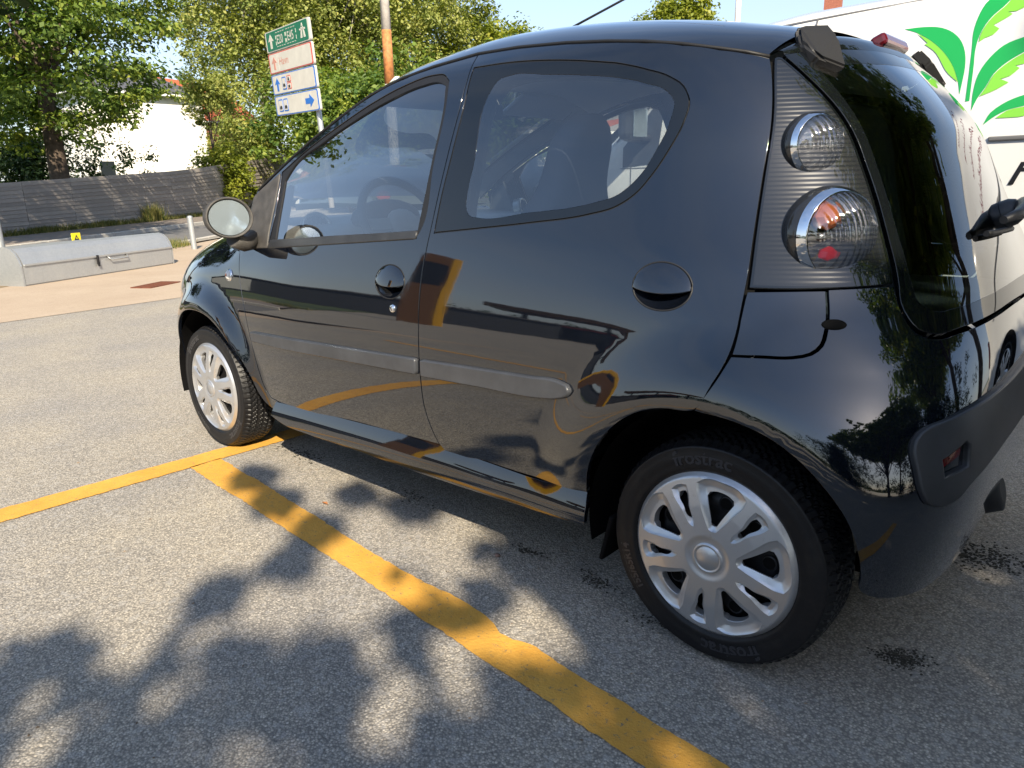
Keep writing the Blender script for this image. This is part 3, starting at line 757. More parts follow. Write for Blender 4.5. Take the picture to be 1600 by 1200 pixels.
b = MB(); b.box(bx(0, -0.014, 0.262), (2 * Lh - 0.06, 0.012, 0.022)); b.build('lid_edge', M['galv'], box)
flipx = 1.0 if Vector((0, 0)).dot(bd) >= 0 else 1.0
b = MB(); b.box(bx(-0.17, -0.022, 0.215), (0.035, 0.02, 0.13), bev=0.004); b.box(bx(-0.17, -0.03, 0.155), (0.02, 0.02, 0.06)); b.build('latch', M['grate'] if False else M['steel'], box)
b = MB(); b.tube([bx(0.02, -0.01, 0.245), bx(0.04, -0.045, 0.20), bx(0.36, -0.045, 0.20), bx(0.38, -0.01, 0.245)], 0.010, 8); b.build('lid_handle', M['galv'], box)
def bollard(x, y, h, r, lean, label):
    e = empty('bollard', (x, y, 0)); tag(e, label, 'bollard', 'galvanised bollards along the apron edge'); e.rotation_euler = lean
    b = MB(); b.tube([(0, 0, -0.02), (0, 0, h)], r, 20, caps=False); b.build('tube', M['galv'], e)
    b = MB(); b.lathe([(r, h), (r * 0.97, h + r * 0.25), (r * 0.6, h + r * 0.6), (0, h + r * 0.7)], 20); b.build('domed_cap', M['galv'], e)
bollard(13.85, -4.52, 0.62, 0.055, (0.0, 0.03, 0), 'round galvanised steel bollard standing between the chest and the black car')
bollard(11.08, -0.63, 1.0, 0.05, (0.0, 0.04, 0), 'thin galvanised steel post at the left end of the metal chest')
ys = tag(empty('small_sign', (12.1, -1.88, 0), rz=math.atan2(bd.y, bd.x)), 'small square yellow sign with a black triangle above the metal chest', 'sign')
b = MB(); b.box((0, 0, 0.45), (0.17, 0.012, 0.155), bev=0.004); b.build('sign_plate', M['yellow_sign'], ys)
b = MB(); b.tube([(0, 0.02 * sgn, 0), (0, 0.02 * sgn, 0.42)], 0.018, 8); b.build('stake', M['galv'], ys)
FY = Matrix(((1, 0, 0, 0), (0, 0, 1, 0), (0, 1, 0, 0), (0, 0, 0, 1)))
b = MB(); f0 = -0.010 * sgn
tri = [(-0.058, 0.40), (0.058, 0.40), (0.0, 0.50)]; tin = [(-0.038, 0.411), (0.038, 0.411), (0.0, 0.480)]
for k in range(3):
    a, c = tri[k], tri[(k + 1) % 3]; a2, c2 = tin[k], tin[(k + 1) % 3]; b.prism([a, c, c2, a2], f0 - 0.002, f0 + 0.002, FY)
b.prism([(-0.026, 0.414), (0.026, 0.414), (0.026, 0.440), (-0.026, 0.440)], f0 - 0.002, f0 + 0.002, FY)
b.build('warning_mark', M['sign_dark'], ys)
gr = tag(empty('drain_grate', (8.57, -1.555, 0.006), rz=math.atan2(-0.42, 0.235) + 0.02), 'rusty red-brown slotted drain grate set in the beige apron', 'drain grate')
b = MB(); b.box((0, 0.125, 0.004), (0.56, 0.03, 0.012)); b.box((0, -0.125, 0.004), (0.56, 0.03, 0.012)); b.box((0.265, 0, 0.004), (0.03, 0.22, 0.012)); b.box((-0.265, 0, 0.004), (0.03, 0.22, 0.012)); b.build('grate_frame', M['grate'], gr)
sm_ = MB(); sm_.box((0, 0, 0.004), (0.024, 0.219, 0.010)); sl_me = sm_.mesh('grate_bar'); sl_me.materials.append(M['grate'])
for k in range(11): o = link_mesh('grate_bar', sl_me, None, gr); o.location = (-0.225 + k * 0.045, 0, 0)
b = MB(); b.box((0, 0, 0.0), (0.52, 0.22, 0.003)); b.build('drain_pit', M['dark'], gr)

# ================================================================ direction sign, poles
SG = Vector((11.135, -5.397, 3.074)); W_s, H_s = 1.9, 0.335
_e = Vector((cos(2.967), sin(2.967), 0)); _n = _e.cross(Vector((0, 0, 1))); _e2 = _e * cos(-0.03) + Vector((0, 0, sin(-0.03))); _u2 = Vector((0, 0, cos(-0.03))) - _e * sin(-0.03)
_n2 = _e2.cross(_u2); _u3 = _u2 * cos(0.07) + _n2 * sin(0.07); _n3 = _e2.cross(_u3)      # the post leans a little
sg = tag(empty('direction_sign', SG - _u3 * (3.085 / 1.0)), 'four stacked direction boards on one grey post, green board on top', 'direction sign')
sg.rotation_euler = Matrix((( _e2.x, -_n3.x, _u3.x), (_e2.y, -_n3.y, _u3.y), (_e2.z, -_n3.z, _u3.z))).to_euler()
z_c = 3.085
b = MB(); b.tube([(0.70, 0.06, -0.05), (0.70, 0.06, z_c + 0.62)], 0.045, 14); b.build('post', M['galv'], sg)
# board-local: x to the reader's right, z up; the face looks along local -y
def rrect(x0, x1, z0, z1, r=0.03, n=4):
    out = []
    for cx, cz, a in ((x1 - r, z0 + r, -pi / 2), (x1 - r, z1 - r, 0), (x0 + r, z1 - r, pi / 2), (x0 + r, z0 + r, pi)):
        out += [(cx + r * cos(a + q), cz + r * sin(a + q)) for q in np.linspace(0, pi / 2, n)]
    return out
def face(name, polys, mat, parent, y, th=0.0015):
    b = MB()
    for p in polys: b.prism(p, y - th, y + th, FY)
    return b.build(name, mat, parent)
def ltext(s, size, x, z, mat, parent, y, sx=1.0, name='lettering'):
    me = text_mesh(s, size, align='LEFT', bold=0.0018); o = link_mesh(name, me, mat, parent); o.location = (x, y, z); o.rotation_euler = (pi / 2, 0, 0); o.scale = (sx, 1, 1); return o
FS = -1.0
def arrow_up(cx, z0, z1, w):
    h = z1 - z0; return [(cx - w * 0.17, z0), (cx + w * 0.17, z0), (cx + w * 0.17, z0 + h * 0.55), (cx + w * 0.5, z0 + h * 0.5), (cx, z1), (cx - w * 0.5, z0 + h * 0.5), (cx - w * 0.17, z0 + h * 0.55)]
for k, (bg_, bd_) in enumerate((('sign_green', 'sign_white'), ('sign_white', 'sign_red'), ('sign_white', 'sign_blue'), ('sign_white', 'sign_blue'))):
    zc = z_c + (1.5 - k) * 0.352; e = empty('board', (0, 0, zc), parent=sg)
    b = MB(); b.prism(rrect(-W_s / 2, W_s / 2, -H_s / 2, H_s / 2), -0.020, 0.020, FY); b.build('board_shell', M['sign_back'], e)
    face('board_border', [rrect(-W_s / 2 + 0.012, W_s / 2 - 0.012, -H_s / 2 + 0.006, H_s / 2 - 0.006)], M[bd_], e, -0.0215)
    m = 0.055 if k == 0 else 0.05; mz = 0.017 if k == 0 else 0.020
    face('board_face', [rrect(-W_s / 2 + m, W_s / 2 - m, -H_s / 2 + mz, H_s / 2 - mz)], M[bg_], e, -0.0235)
    y = -0.0262
    if k == 0:
        face('arrow', [arrow_up(-0.70, -0.115, 0.115, 0.24)], M['sign_white'], e, y)
        ltext('E20', 0.195, -0.425, -0.068, M['sign_white'], e, y, 0.95); ltext('E45', 0.195, 0.04, -0.068, M['sign_white'], e, y, 0.95)
        ds = []
        for x0 in (-0.47, -0.01):
            for j in range(4):
                xx = x0 + 0.02 + j * 0.105; ds += [[(xx, 0.106), (xx + 0.06, 0.106), (xx + 0.06, 0.115), (xx, 0.115)], [(xx, -0.115), (xx + 0.06, -0.115), (xx + 0.06, -0.106), (xx, -0.106)]]
            for xe in (x0, x0 + 0.42):
                for j in range(2): zz = -0.085 + j * 0.095; ds.append([(xe, zz), (xe + 0.014, zz), (xe + 0.014, zz + 0.06), (xe, zz + 0.06)])
        face('dashed_frame', ds, M['sign_white'], e, y)
        mw = [[(0.585, -0.10), (0.655, -0.10), (0.675, 0.06), (0.640, 0.06)], [(0.715, -0.10), (0.785, -0.10), (0.730, 0.06), (0.695, 0.06)], [(0.57, 0.015), (0.80, 0.015), (0.80, 0.04), (0.57, 0.04)], [(0.655, 0.07), (0.715, 0.07), (0.700, 0.115), (0.670, 0.115)]]
        face('motorway_mark', mw, M['sign_white'], e, y)
    elif k == 1:
        face('arrow', [arrow_up(-0.69, -0.105, 0.105, 0.24)], M['sign_faded'], e, y); ltext('Havn', 0.175, -0.47, -0.05, M['sign_faded'], e, y, 1.15)
        face('joint_line', [[(-0.505, -0.14), (-0.495, -0.14), (-0.495, 0.14), (-0.505, 0.14)]], M['sign_back'], e, y)
    elif k == 2:
        face('arrow', [arrow_up(-0.69, -0.11, 0.11, 0.24)], M['sign_blue'], e, y)
        face('icon_frame', [rrect(-0.47, -0.29, -0.105, 0.105, 0.02)], M['sign_blue'], e, y); face('icon_ground', [rrect(-0.45, -0.31, -0.085, 0.085, 0.02)], M['sign_white'], e, y - 0.003)
        face('icon_mark', [[(-0.435, -0.055), (-0.325, -0.055), (-0.335, -0.02), (-0.355, -0.005), (-0.405, -0.005), (-0.425, -0.02)]], M['sign_dark'], e, y - 0.006)
        face('icon_frame', [rrect(-0.25, -0.07, 0.005, 0.11, 0.02), rrect(-0.25, -0.07, -0.11, -0.005, 0.02)], M['sign_red'], e, y); face('icon_ground', [rrect(-0.232, -0.088, 0.018, 0.097, 0.015), rrect(-0.232, -0.088, -0.097, -0.018, 0.015)], M['sign_white'], e, y - 0.003)
        face('icon_mark', [[(-0.20, 0.03), (-0.12, 0.03), (-0.14, 0.08), (-0.18, 0.08)], [(-0.20, -0.085), (-0.12, -0.085), (-0.12, -0.045), (-0.20, -0.045)]], M['sign_dark'], e, y - 0.006)
    else:
        for x0 in (-0.77, -0.54):
            face('icon_frame', [rrect(x0, x0 + 0.19, -0.105, 0.105, 0.02)], M['sign_blue'], e, y); face('icon_ground', [rrect(x0 + 0.02, x0 + 0.17, -0.085, 0.085, 0.02)], M['sign_white'], e, y - 0.003)
            face('icon_mark', [[(x0 + 0.035, -0.06), (x0 + 0.155, -0.06), (x0 + 0.15, -0.02), (x0 + 0.11, 0.0), (x0 + 0.05, -0.015)]], M['sign_dark'], e, y - 0.006)
        face('arrow', [[(0.42, -0.045), (0.60, -0.045), (0.60, -0.105), (0.78, 0.0), (0.60, 0.105), (0.60, 0.045), (0.42, 0.045)]], M['sign_blue'], e, y)

def at(d, dist, z=0.0): return Vector((CAM.x + d[0] * dist, CAM.y + d[1] * dist, z))
lean = Vector((0.743, 0.668))                                           # the picture's left, along the ground
def pole(d, dist, r0, r1, h, split, label, top, bot, tilt=0.0):
    p = at(d, dist); e = tag(empty('lamp_post', p), label, 'lamp post'); q = Vector((lean.x * tilt, lean.y * tilt, 0))
    f = lambda z: (q.x * z, q.y * z, z); rad = lambda z: r0 + (r1 - r0) * z / h
    if split:
        b = MB(); b.tube([f(-0.1), f(split - 1.5)], [rad(0), rad(split - 1.5)], 18); b.build('lower_shaft', top, e)
        b = MB(); b.tube([f(split - 1.5), f(split)], [rad(split - 1.5) + 0.003, rad(split) + 0.003], 18); b.build('orange_band', bot, e)
        b = MB(); b.tube([f(split), f(h)], [rad(split), rad(h)], 18); b.build('upper_shaft', top, e)
    else:
        b = MB(); b.tube([f(-0.1), f(h)], [r0, r1], 14); b.build('shaft', top, e)
    b = MB(); b.tube([f(h), (q.x * h - 0.3, q.y * h + 0.2, h + 0.25), (q.x * h - 1.2, q.y * h + 0.9, h + 0.35)], 0.04, 8); b.box((q.x * h - 1.45, q.y * h + 1.08, h + 0.36), (0.6, 0.24, 0.12), rz=-0.64, bev=0.03); b.build('lamp_arm', M['galv'], e)
pole((0.7735, -0.634), 24.0, 0.165, 0.12, 10.0, 1.085 + 0.1885 * 24.0, 'thick lamp post, pale with a rust-orange band, behind the car roof', M['pole_white'], M['pole_orange'], 0.0)
pole((0.438, -0.899), 30.0, 0.12, 0.09, 10.5, 0, 'slender pale lamp post against the sky above the car roof', M['pole_white'], M['pole_white'])
_p = at((0.804, -0.595), 50.0)
xs_ = tag(empty('crossing_sign', _p, rz=math.atan2(-0.595, 0.804) - pi / 2), 'small square blue pedestrian crossing sign seen through the front door window', 'road sign')
b = MB(); b.tube([(0, 0.05, 0), (0, 0.05, 4.4)], 0.09, 8); b.build('post', M['white_paint'], xs_)
face('sign_plate', [rrect(0.10, 0.72, 2.75, 3.42, 0.05)], M['sign_blue'], xs_, 0.0, 0.02)
face('white_triangle', [[(0.18, 2.82), (0.64, 2.82), (0.41, 3.32)]], M['sign_white'], xs_, -0.03, 0.006)
face('walking_figure', [[(0.33, 2.85), (0.38, 2.85), (0.41, 2.98), (0.44, 2.85), (0.49, 2.85), (0.44, 3.12), (0.38, 3.12)]], M['sign_dark'], xs_, -0.042, 0.005)
# ================================================================ the black hatchback
GAP = [(0.915, 1.452), (0.902, 1.392), (0.899, 1.313), (0.908, 1.183), (0.918, 1.07), (0.927, 0.956), (0.936, 0.858), (0.939, 0.767), (0.938, 0.675), (0.935, 0.551), (0.927, 0.442), (0.908, 0.385), (0.882, 0.338)]
SEAM_R = [(0.915, 1.452), (0.76, 1.449), (0.586, 1.436), (0.449, 1.420), (0.292, 1.403), (0.143, 1.385), (0.026, 1.366), (-0.045, 1.354), (-0.101, 1.341)]
SEAM_F = [(0.915, 1.452), (1.087, 1.436), (1.216, 1.414), (1.352, 1.377), (1.508, 1.317), (1.660, 1.254), (1.786, 1.196), (1.900, 1.138), (1.985, 1.090), (2.035, 1.055)]
FDOORF = [(2.040, 0.955), (2.025, 0.864), (2.004, 0.774), (1.968, 0.657), (1.928, 0.490), (1.905, 0.404), (1.886, 0.341), (1.862, 0.308), (1.814, 0.303)]
FDOORB = [(1.81, 0.304), (1.288, 0.326), (0.882, 0.338)]
RDOORB = [(0.882, 0.338), (0.689, 0.331), (0.512, 0.330), (0.391, 0.341), (0.323, 0.35)]
RARCH_D = [(0.323, 0.35), (0.319, 0.405), (0.292, 0.484), (0.243, 0.553), (0.198, 0.589), (0.152, 0.608), (0.094, 0.617)]
RDOORR = [(0.094, 0.617), (0.065, 0.679), (0.045, 0.736), (0.035, 0.78), (0.025, 0.83), (0.015, 0.879), (-0.003, 0.984), (-0.026, 1.102), (-0.057, 1.221), (-0.091, 1.315), (-0.101, 1.341)]
RARCH_B = [(0.094, 0.617), (0.025, 0.609), (-0.024, 0.587), (-0.063, 0.549), (-0.092, 0.504), (-0.115, 0.456), (-0.133, 0.396), (-0.147, 0.327)]
FLAP = [(0.017, 0.861), (-0.051, 0.864), (-0.115, 0.866), (-0.110, 0.828), (-0.099, 0.788), (-0.089, 0.766), (-0.072, 0.750), (-0.048, 0.742), (-0.002, 0.739), (0.043, 0.736), (0.035, 0.78), (0.025, 0.83)]
LAMP = [(-0.112, 1.341), (-0.121, 1.344), (-0.134, 1.343), (-0.166, 1.298), (-0.199, 1.24), (-0.222, 1.18), (-0.240, 1.1), (-0.248, 1.019), (-0.245, 0.948), (-0.236, 0.874), (-0.173, 0.870), (-0.116, 0.868), (-0.051, 0.866), (0.015, 0.866), (-0.004, 0.984), (-0.027, 1.102), (-0.058, 1.221), (-0.096, 1.315)]
GLASSB = [(-0.236, 0.870), (-0.233, 0.836), (-0.236, 0.807), (-0.245, 0.788), (-0.262, 0.780), (-0.338, 0.783), (-0.435, 0.792), (-0.547, 0.801)]
RWIN = [(0.909, 0.958), (0.905, 1.054), (0.892, 1.183), (0.885, 1.313), (0.893, 1.408), (0.762, 1.406), (0.551, 1.386), (0.423, 1.365), (0.27, 1.336), (0.188, 1.312), (0.150, 1.289), (0.137, 1.258), (0.152, 1.215), (0.187, 1.156), (0.226, 1.100), (0.267, 1.056), (0.312, 1.030), (0.387, 1.012), (0.567, 0.990), (0.755, 0.972)]
RGLASS = [(0.790, 1.335), (0.775, 1.358), (0.740, 1.366), (0.601, 1.354), (0.41, 1.328), (0.265, 1.301), (0.203, 1.281), (0.182, 1.258), (0.190, 1.224), (0.219, 1.166), (0.259, 1.104), (0.310, 1.062), (0.394, 1.039), (0.574, 1.018), (0.746, 1.004), (0.782, 1.010), (0.798, 1.032), (0.801, 1.06), (0.797, 1.138)]
FWIN = [(1.815, 0.887), (1.812, 0.945), (1.824, 1.057), (1.835, 1.150), (1.679, 1.222), (1.496, 1.291), (1.333, 1.347), (1.189, 1.387), (1.062, 1.406), (1.011, 1.401), (0.979, 1.380), (0.967, 1.337), (0.964, 1.142), (0.970, 0.965), (0.985, 0.943), (1.325, 0.920)]
FGLASS = [(1.775, 0.911), (1.793, 1.012), (1.808, 1.120), (1.772, 1.160), (1.579, 1.244), (1.405, 1.304), (1.248, 1.350), (1.108, 1.380), (1.022, 1.382), (0.990, 1.369), (0.979, 1.335), (0.976, 1.142), (0.985, 0.965), (1.331, 0.941)]
SAIL = [(1.815, 0.884), (1.826, 0.945), (1.838, 1.057), (1.846, 1.145), (1.975, 1.083), (2.020, 1.055), (2.030, 0.955), (2.010, 0.873)]
MOULD_F = [(1.917, 0.567), (1.694, 0.574), (1.301, 0.586), (0.944, 0.598), (0.946, 0.551), (1.307, 0.541), (1.702, 0.531), (1.910, 0.530)]
MOULD_R = [(0.922, 0.598), (0.71, 0.606), (0.503, 0.613), (0.412, 0.616), (0.384, 0.610), (0.374, 0.597), (0.383, 0.583), (0.412, 0.571), (0.460, 0.564), (0.687, 0.556), (0.922, 0.549)]

car = tag(empty('parked_car'), 'glossy black five-door hatchback with silver wheel covers parked beside the yellow line', 'car')

def ellipse(u, z, ru, rz, n=28): return [(u + ru * cos(2 * pi * k / n), z + rz * sin(2 * pi * k / n)) for k in range(n)]
def part(name, me, mat, parent): return link_mesh(name, me, mat, parent)
def panel(name, poly, mat, parent, flip, holes=(), **k):
    return part(name, sheet(surf, poly, holes, flip=flip, **k), mat, parent)
def surf_pt(u, z, off=0.0):
    e = 1e-3; P = surf(np.array([u, u + e, u - e, u, u]), np.array([z, z, z, z + e, z - e]))
    n = np.cross(P[1] - P[2], P[3] - P[4]); n /= np.linalg.norm(n)
    if n @ (P[0] - np.array([1.2, 0, 0.8])) < 0: n = -n
    return Vector(P[0] + n * off), Vector(n)
def flipped(V, flip): return [Vector((p[0], -p[1], p[2])) for p in V] if flip else [Vector(p) for p in V]

def door_handle(c, ru, rz, parent, flip):
    """round recessed dish with a pull flap across its upper part"""
    u0, z0 = c
    def bowl(a, b):
        r2 = (a * a + b * b); P = surf(u0 + a * ru, z0 + b * rz); P = P.copy()
        P[..., 1] -= 0.026 * np.clip(1 - r2, 0, 1) ** 0.75 + 0.0005
        return P
    circ = [(cos(2 * pi * k / 40), sin(2 * pi * k / 40)) for k in range(40)]
    h = part('door_handle', sheet(bowl, circ, res=0.07, step=0.1, rings=None, flip=flip), M['paint'], parent)
    def pull(a, b):
        P = surf(u0 + a * ru, z0 + b * rz).copy(); t = np.clip(1 - (a * a + b * b) * 0.92, 0, 1)
        P[..., 1] += 0.011 * np.sqrt(t) * np.clip(1.1 - 0.25 * b, 0, 2) - 0.001
        return P
    top = [(0.985 * cos(q), 0.985 * sin(q)) for q in np.linspace(radians(-6), radians(186), 36)]
    low = [(x, -0.10 - 0.16 * (1 - (x / 0.98) ** 2)) for x in np.linspace(-0.96, 0.96, 16)]
    part('handle_flap', sheet(pull, top + low, res=0.07, step=0.1, rings=[(0.015 * ru, 0.001), (0.02 * ru, 0.005), (0.02 * ru, 0.012)], flip=flip), M['paint'], h)
    rim = MB()
    pts = [surf_pt(u0 + ru * 1.02 * cos(q), z0 + rz * 1.02 * sin(q), -0.0005)[0] for q in np.linspace(0, 2 * pi, 49)]
    rim.tube(flipped(pts, flip), 0.0022, 6, caps=False); rim.build('handle_rim', M['rubber'], h)

def front_door(flip):
    poly = GAP[::-1] + SEAM_F[1:] + FDOORF
    dish = ellipse(1.079, 0.812, 0.068, 0.049)
    d = panel('front_door', poly + FDOORB[1:-1], M['paint'], car, flip, [FWIN, dish], gap=0.0024)
    panel('window_seal', FWIN, M['rubber'], d, flip, [FGLASS], gap=0.0006, off=-0.003, rings=[(0.0, 0.01)])
    panel('window_glass', FGLASS, M['window'], d, flip, off=-0.008, gap=-0.003, rings=None, res=0.03)
    # raised strip along the foot of the window
    strip = [(1.805, 0.885), (1.325, 0.918), (0.985, 0.942), (0.985, 0.958), (1.330, 0.938), (1.80, 0.908)]
    panel('sill_strip', strip, M['trim'], d, flip, off=0.004, rings=BAR_RINGS)
    panel('mirror_sail', SAIL, M['faded'], d, flip, off=0.004, gap=0.002, rings=BAR_RINGS)
    panel('side_moulding', MOULD_F, M['moulding'], d, flip, off=0.013, gap=0.004, rings=[(0.002, 0.0008), (0.0045, 0.004), (0.006, 0.010), (0.006, 0.018)])
    door_handle((1.079, 0.812), 0.068, 0.049, d, flip)
    if not flip:
        b = MB(); p, n = surf_pt(1.056, 0.735, 0.001); q = n.to_track_quat('Z', 'Y').to_matrix().to_4x4(); q.translation = p
        b.lathe([(0.0, 0.003), (0.0065, 0.003), (0.007, 0.0015)], 20, q); b.lathe([(0.007, 0.0035), (0.0115, 0.003), (0.0125, 0.0)], 20, q, 1)
        b.build('door_lock', [M['reflector'], M['chrome']], d)
    return d

def rear_door(flip):
    poly = GAP + RDOORB[1:] + RARCH_D[1:] + RDOORR[1:] + SEAM_R[::-1][1:-1]
    dish = ellipse(0.178, 0.862, 0.062, 0.050)
    d = panel('rear_door', poly, M['paint'], car, flip, [RWIN, dish], gap=0.0024, res=0.018, corner=62)
    panel('window_border', RWIN, M['black_gloss'], d, flip, [RGLASS], corner=62, gap=0.0032, off=-0.0005, rings=[(0.0008, 0.0012), (0.001, 0.012)])
    panel('window_glass', RGLASS, M['window'], d, flip, corner=62, off=-0.0015, gap=-0.002, rings=None, res=0.03)
    seal = smooth_poly(RWIN, 0.02); b = MB()
    b.tube(flipped([surf_pt(u, z, -0.009)[0] for u, z in list(seal) + [seal[0]]], flip), 0.006, 6, caps=False); b.build('window_seal', M['rubber'], d)
    panel('side_moulding', MOULD_R, M['moulding'], d, flip, off=0.013, gap=0.004, rings=[(0.002, 0.0008), (0.0045, 0.004), (0.006, 0.010), (0.006, 0.018)])
    door_handle((0.178, 0.862), 0.062, 0.050, d, flip)
    return d

# ---- front wing, sill, bumper
_a = [(2.34 + 0.347 * cos(q), 0.268 + 0.347 * sin(q)) for q in np.linspace(radians(-2), radians(72), 10)]
FARCH = [(u_of(x, z), z) for x, z in _a] + [(2.337, 0.612), (2.254, 0.609), (2.177, 0.586), (2.103, 0.547), (2.043, 0.502), (1.988, 0.453), (1.946, 0.388), (1.921, 0.320), (1.900, 0.280), (1.876, 0.262), (1.838, 0.250)]
def wing_top(x): return float(ztop(x)) - 0.012
WING = [(1.838, 0.250), (1.822, 0.27), (1.814, 0.303)] + FDOORF[::-1][1:] + [(2.06, 0.985)] + [(u_of(x, wing_top(x)), wing_top(x)) for x in (2.15, 2.3, 2.45, 2.6, 2.72, 2.82, 2.88)] \
     + [(u_of(2.93, 0.60), 0.60), (u_of(2.95, 0.48), 0.48), (u_of(2.94, 0.34), 0.34), (u_of(2.88, 0.24), 0.24), (u_of(2.72, 0.22), 0.22)] + FARCH[:-1]
def sill_fn(u, z):
    u = np.asarray(u, float); z = np.asarray(z, float); top = lerp_tab(u, [0.25, 0.45, 0.88, 1.40, 1.90], [0.352, 0.340, 0.336, 0.322, 0.300]); t = (top - z) / 0.10
    y = 0.781 + 0.020 * sm(0.62, 0.30, u) + 0.026 * np.sin(np.clip(t, -0.2, 1.4) * pi * 0.56) - 0.020 * np.clip(t - 0.55, 0, 2) ** 2
    P = np.stack([u, y, z], -1)
    return P
SILL = [(1.838, 0.247), (1.822, 0.302), (1.288, 0.325), (0.882, 0.337), (0.689, 0.330), (0.512, 0.329), (0.391, 0.340), (0.325, 0.349), (0.318, 0.300), (0.318, 0.262), (0.525, 0.243), (0.907, 0.228), (1.30, 0.228), (1.60, 0.224), (1.72, 0.226)]
for flip in (False, True):
    front_door(flip); rear_door(flip)
    w = panel('front_wing', WING, M['paint'], car, flip, gap=0.002, res=0.02)
    part('sill', sheet(sill_fn, SILL, gap=0.002, res=0.012, flip=flip), M['paint'], car)
    p, n = surf_pt(2.089, 0.769, 0.001); q = n.to_track_quat('Z', 'Y').to_matrix().to_4x4(); q.translation = p
    b = MB(); b.lathe([(0.0, 0.013), (0.009, 0.012), (0.016, 0.008), (0.019, 0.002)], 24, q); b.lathe([(0.019, 0.004), (0.023, 0.003), (0.025, -0.002)], 24, q, 1); b.lathe([(0.0, 0.0145), (0.006, 0.0135)], 16, q, 2)
    b.v = [tuple(x) for x in flipped(b.v, flip)]
    o = b.build('turn_indicator', [M['white_paint'], M['reflector'], M['orange_lens']], car)
    # black cowl corner at the foot of the windscreen pillar
    panel('cowl_corner', [(2.035, 0.862), (2.05, 0.945), (2.10, 0.955), (2.16, 0.905), (2.15, 0.870)], M['faded'], car, flip, off=0.002)

nose = [(3.36, 0.22), (3.36, 0.60), (u_of(2.93, 0.60) + 0.003, 0.60), (u_of(2.95, 0.48) + 0.003, 0.48), (u_of(2.94, 0.34) + 0.003, 0.34), (u_of(2.88, 0.24), 0.24)]
fb = panel('front_bumper', nose, M['paint'], car, False); panel('bumper_half', nose, M['paint'], fb, True)
rows = []
for x in (2.05, 2.15, 2.3, 2.45, 2.6, 2.72, 2.82, 2.9):
    ze = wing_top(min(x, 2.88)) + 0.004; ye = float(Y(min(x, 2.86), ze)) - 0.004
    rows.append([(x + 0.14 * (1 - abs(v) ** 2), ye * v, ze + 0.012 * (1 - abs(v) ** 2.5)) for v in np.linspace(-1, 1, 25)])
b = MB(); b.loft(rows); b.build('bonnet', M['paint'], car)
b = MB()
xs = np.linspace(-1, 1, 17); b.loft([[(2.90 + 0.14 * (1 - v * v), 0.42 * v, 0.70) for v in xs], [(2.97 + 0.13 * (1 - v * v), 0.44 * v, 0.60) for v in xs]]); b.build('grille', M['trim'], car)

# ---- rear bumper, filler flap, bottom trim
bot = [(-0.150, 0.300), (-0.165, 0.285), (-0.205, 0.278), (-0.30, 0.285), (-0.45, 0.300), (-0.60, 0.315)]
half = [(UC, 0.32)] + bot[::-1] + RARCH_B[::-1] + [(0.065, 0.679), (0.043, 0.735), (-0.002, 0.738), (-0.048, 0.741), (-0.073, 0.749), (-0.0905, 0.7655), (-0.1005, 0.788), (-0.1115, 0.828), (-0.1165, 0.867), (-0.173, 0.869), (-0.234, 0.871)] + [(u + 0.003, z - 0.004) for u, z in GLASSB[1:]] + [(UC, 0.80)]
rear_bumper = panel('rear_bumper', half + mirror_u(half)[1:-1], M['paint'], car, False, gap=0.0022, res=0.018, corner=50)
for flip in (False, True): panel('filler_flap' if not flip else 'quarter_panel', FLAP, M['paint'], car, flip, gap=0.003)
pm = MB(); p, n = surf_pt(-0.1145, 0.803, 0.0)
pm.ball(p, (0.024, 0.004, 0.012), 16, 8, M4=(n.to_track_quat('Y', 'Z').to_matrix().to_4x4())); pm.build('finger_notch', M['dark'], rear_bumper)
trim_top = [(-0.186, 0.585), (-0.190, 0.607), (-0.198, 0.618), (-0.247, 0.636), (-0.348, 0.655), (-0.50, 0.668), (-0.612, 0.674), (UC, 0.677)]
trim_bot = [(-0.189, 0.560), (-0.200, 0.506), (-0.208, 0.490), (-0.220, 0.484), (-0.256, 0.489), (-0.277, 0.505), (-0.34, 0.528), (-0.398, 0.538), (-0.52, 0.543), (UC, 0.545)]
th = trim_bot[::-1] + trim_top
fog = [(-0.225, 0.568), (-0.268, 0.592), (-0.276, 0.585), (-0.272, 0.545), (-0.228, 0.537)]
tp = panel('bumper_trim', th + mirror_u(th)[1:-1], M['trim'], rear_bumper, False, [fog], off=0.012, gap=0.003, rings=[(0.003, 0.001), (0.006, 0.005), (0.007, 0.016)], res=0.018)
part('reflector_pocket', sheet(surf, fog, off=-0.004, gap=-0.002, rings=None), M['dark'], tp)
part('red_reflector', sheet(surf, [(-0.226, 0.566), (-0.266, 0.590), (-0.262, 0.568), (-0.230, 0.552)], off=0.003, gap=0.001), M['red_lens'], tp)
b = MB(); b.loft([[(-0.395, y, 0.30 + 0.0 * y) for y in np.linspace(-0.5, 0.5, 9)], [(-0.36, y, 0.20) for y in np.linspace(-0.5, 0.5, 9)], [(-0.20, y, 0.19) for y in np.linspace(-0.5, 0.5, 9)]]); b.build('underbody_valance', M['rubber'], car)
b = MB(); b.tube([(-0.452, 0.185, 0.352), (-0.445, 0.185, 0.350), (-0.40, 0.185, 0.335), (-0.30, 0.185, 0.31)], [0.030, 0.050, 0.058, 0.055], 20); b.build('tow_cover', M['rubber'], car)

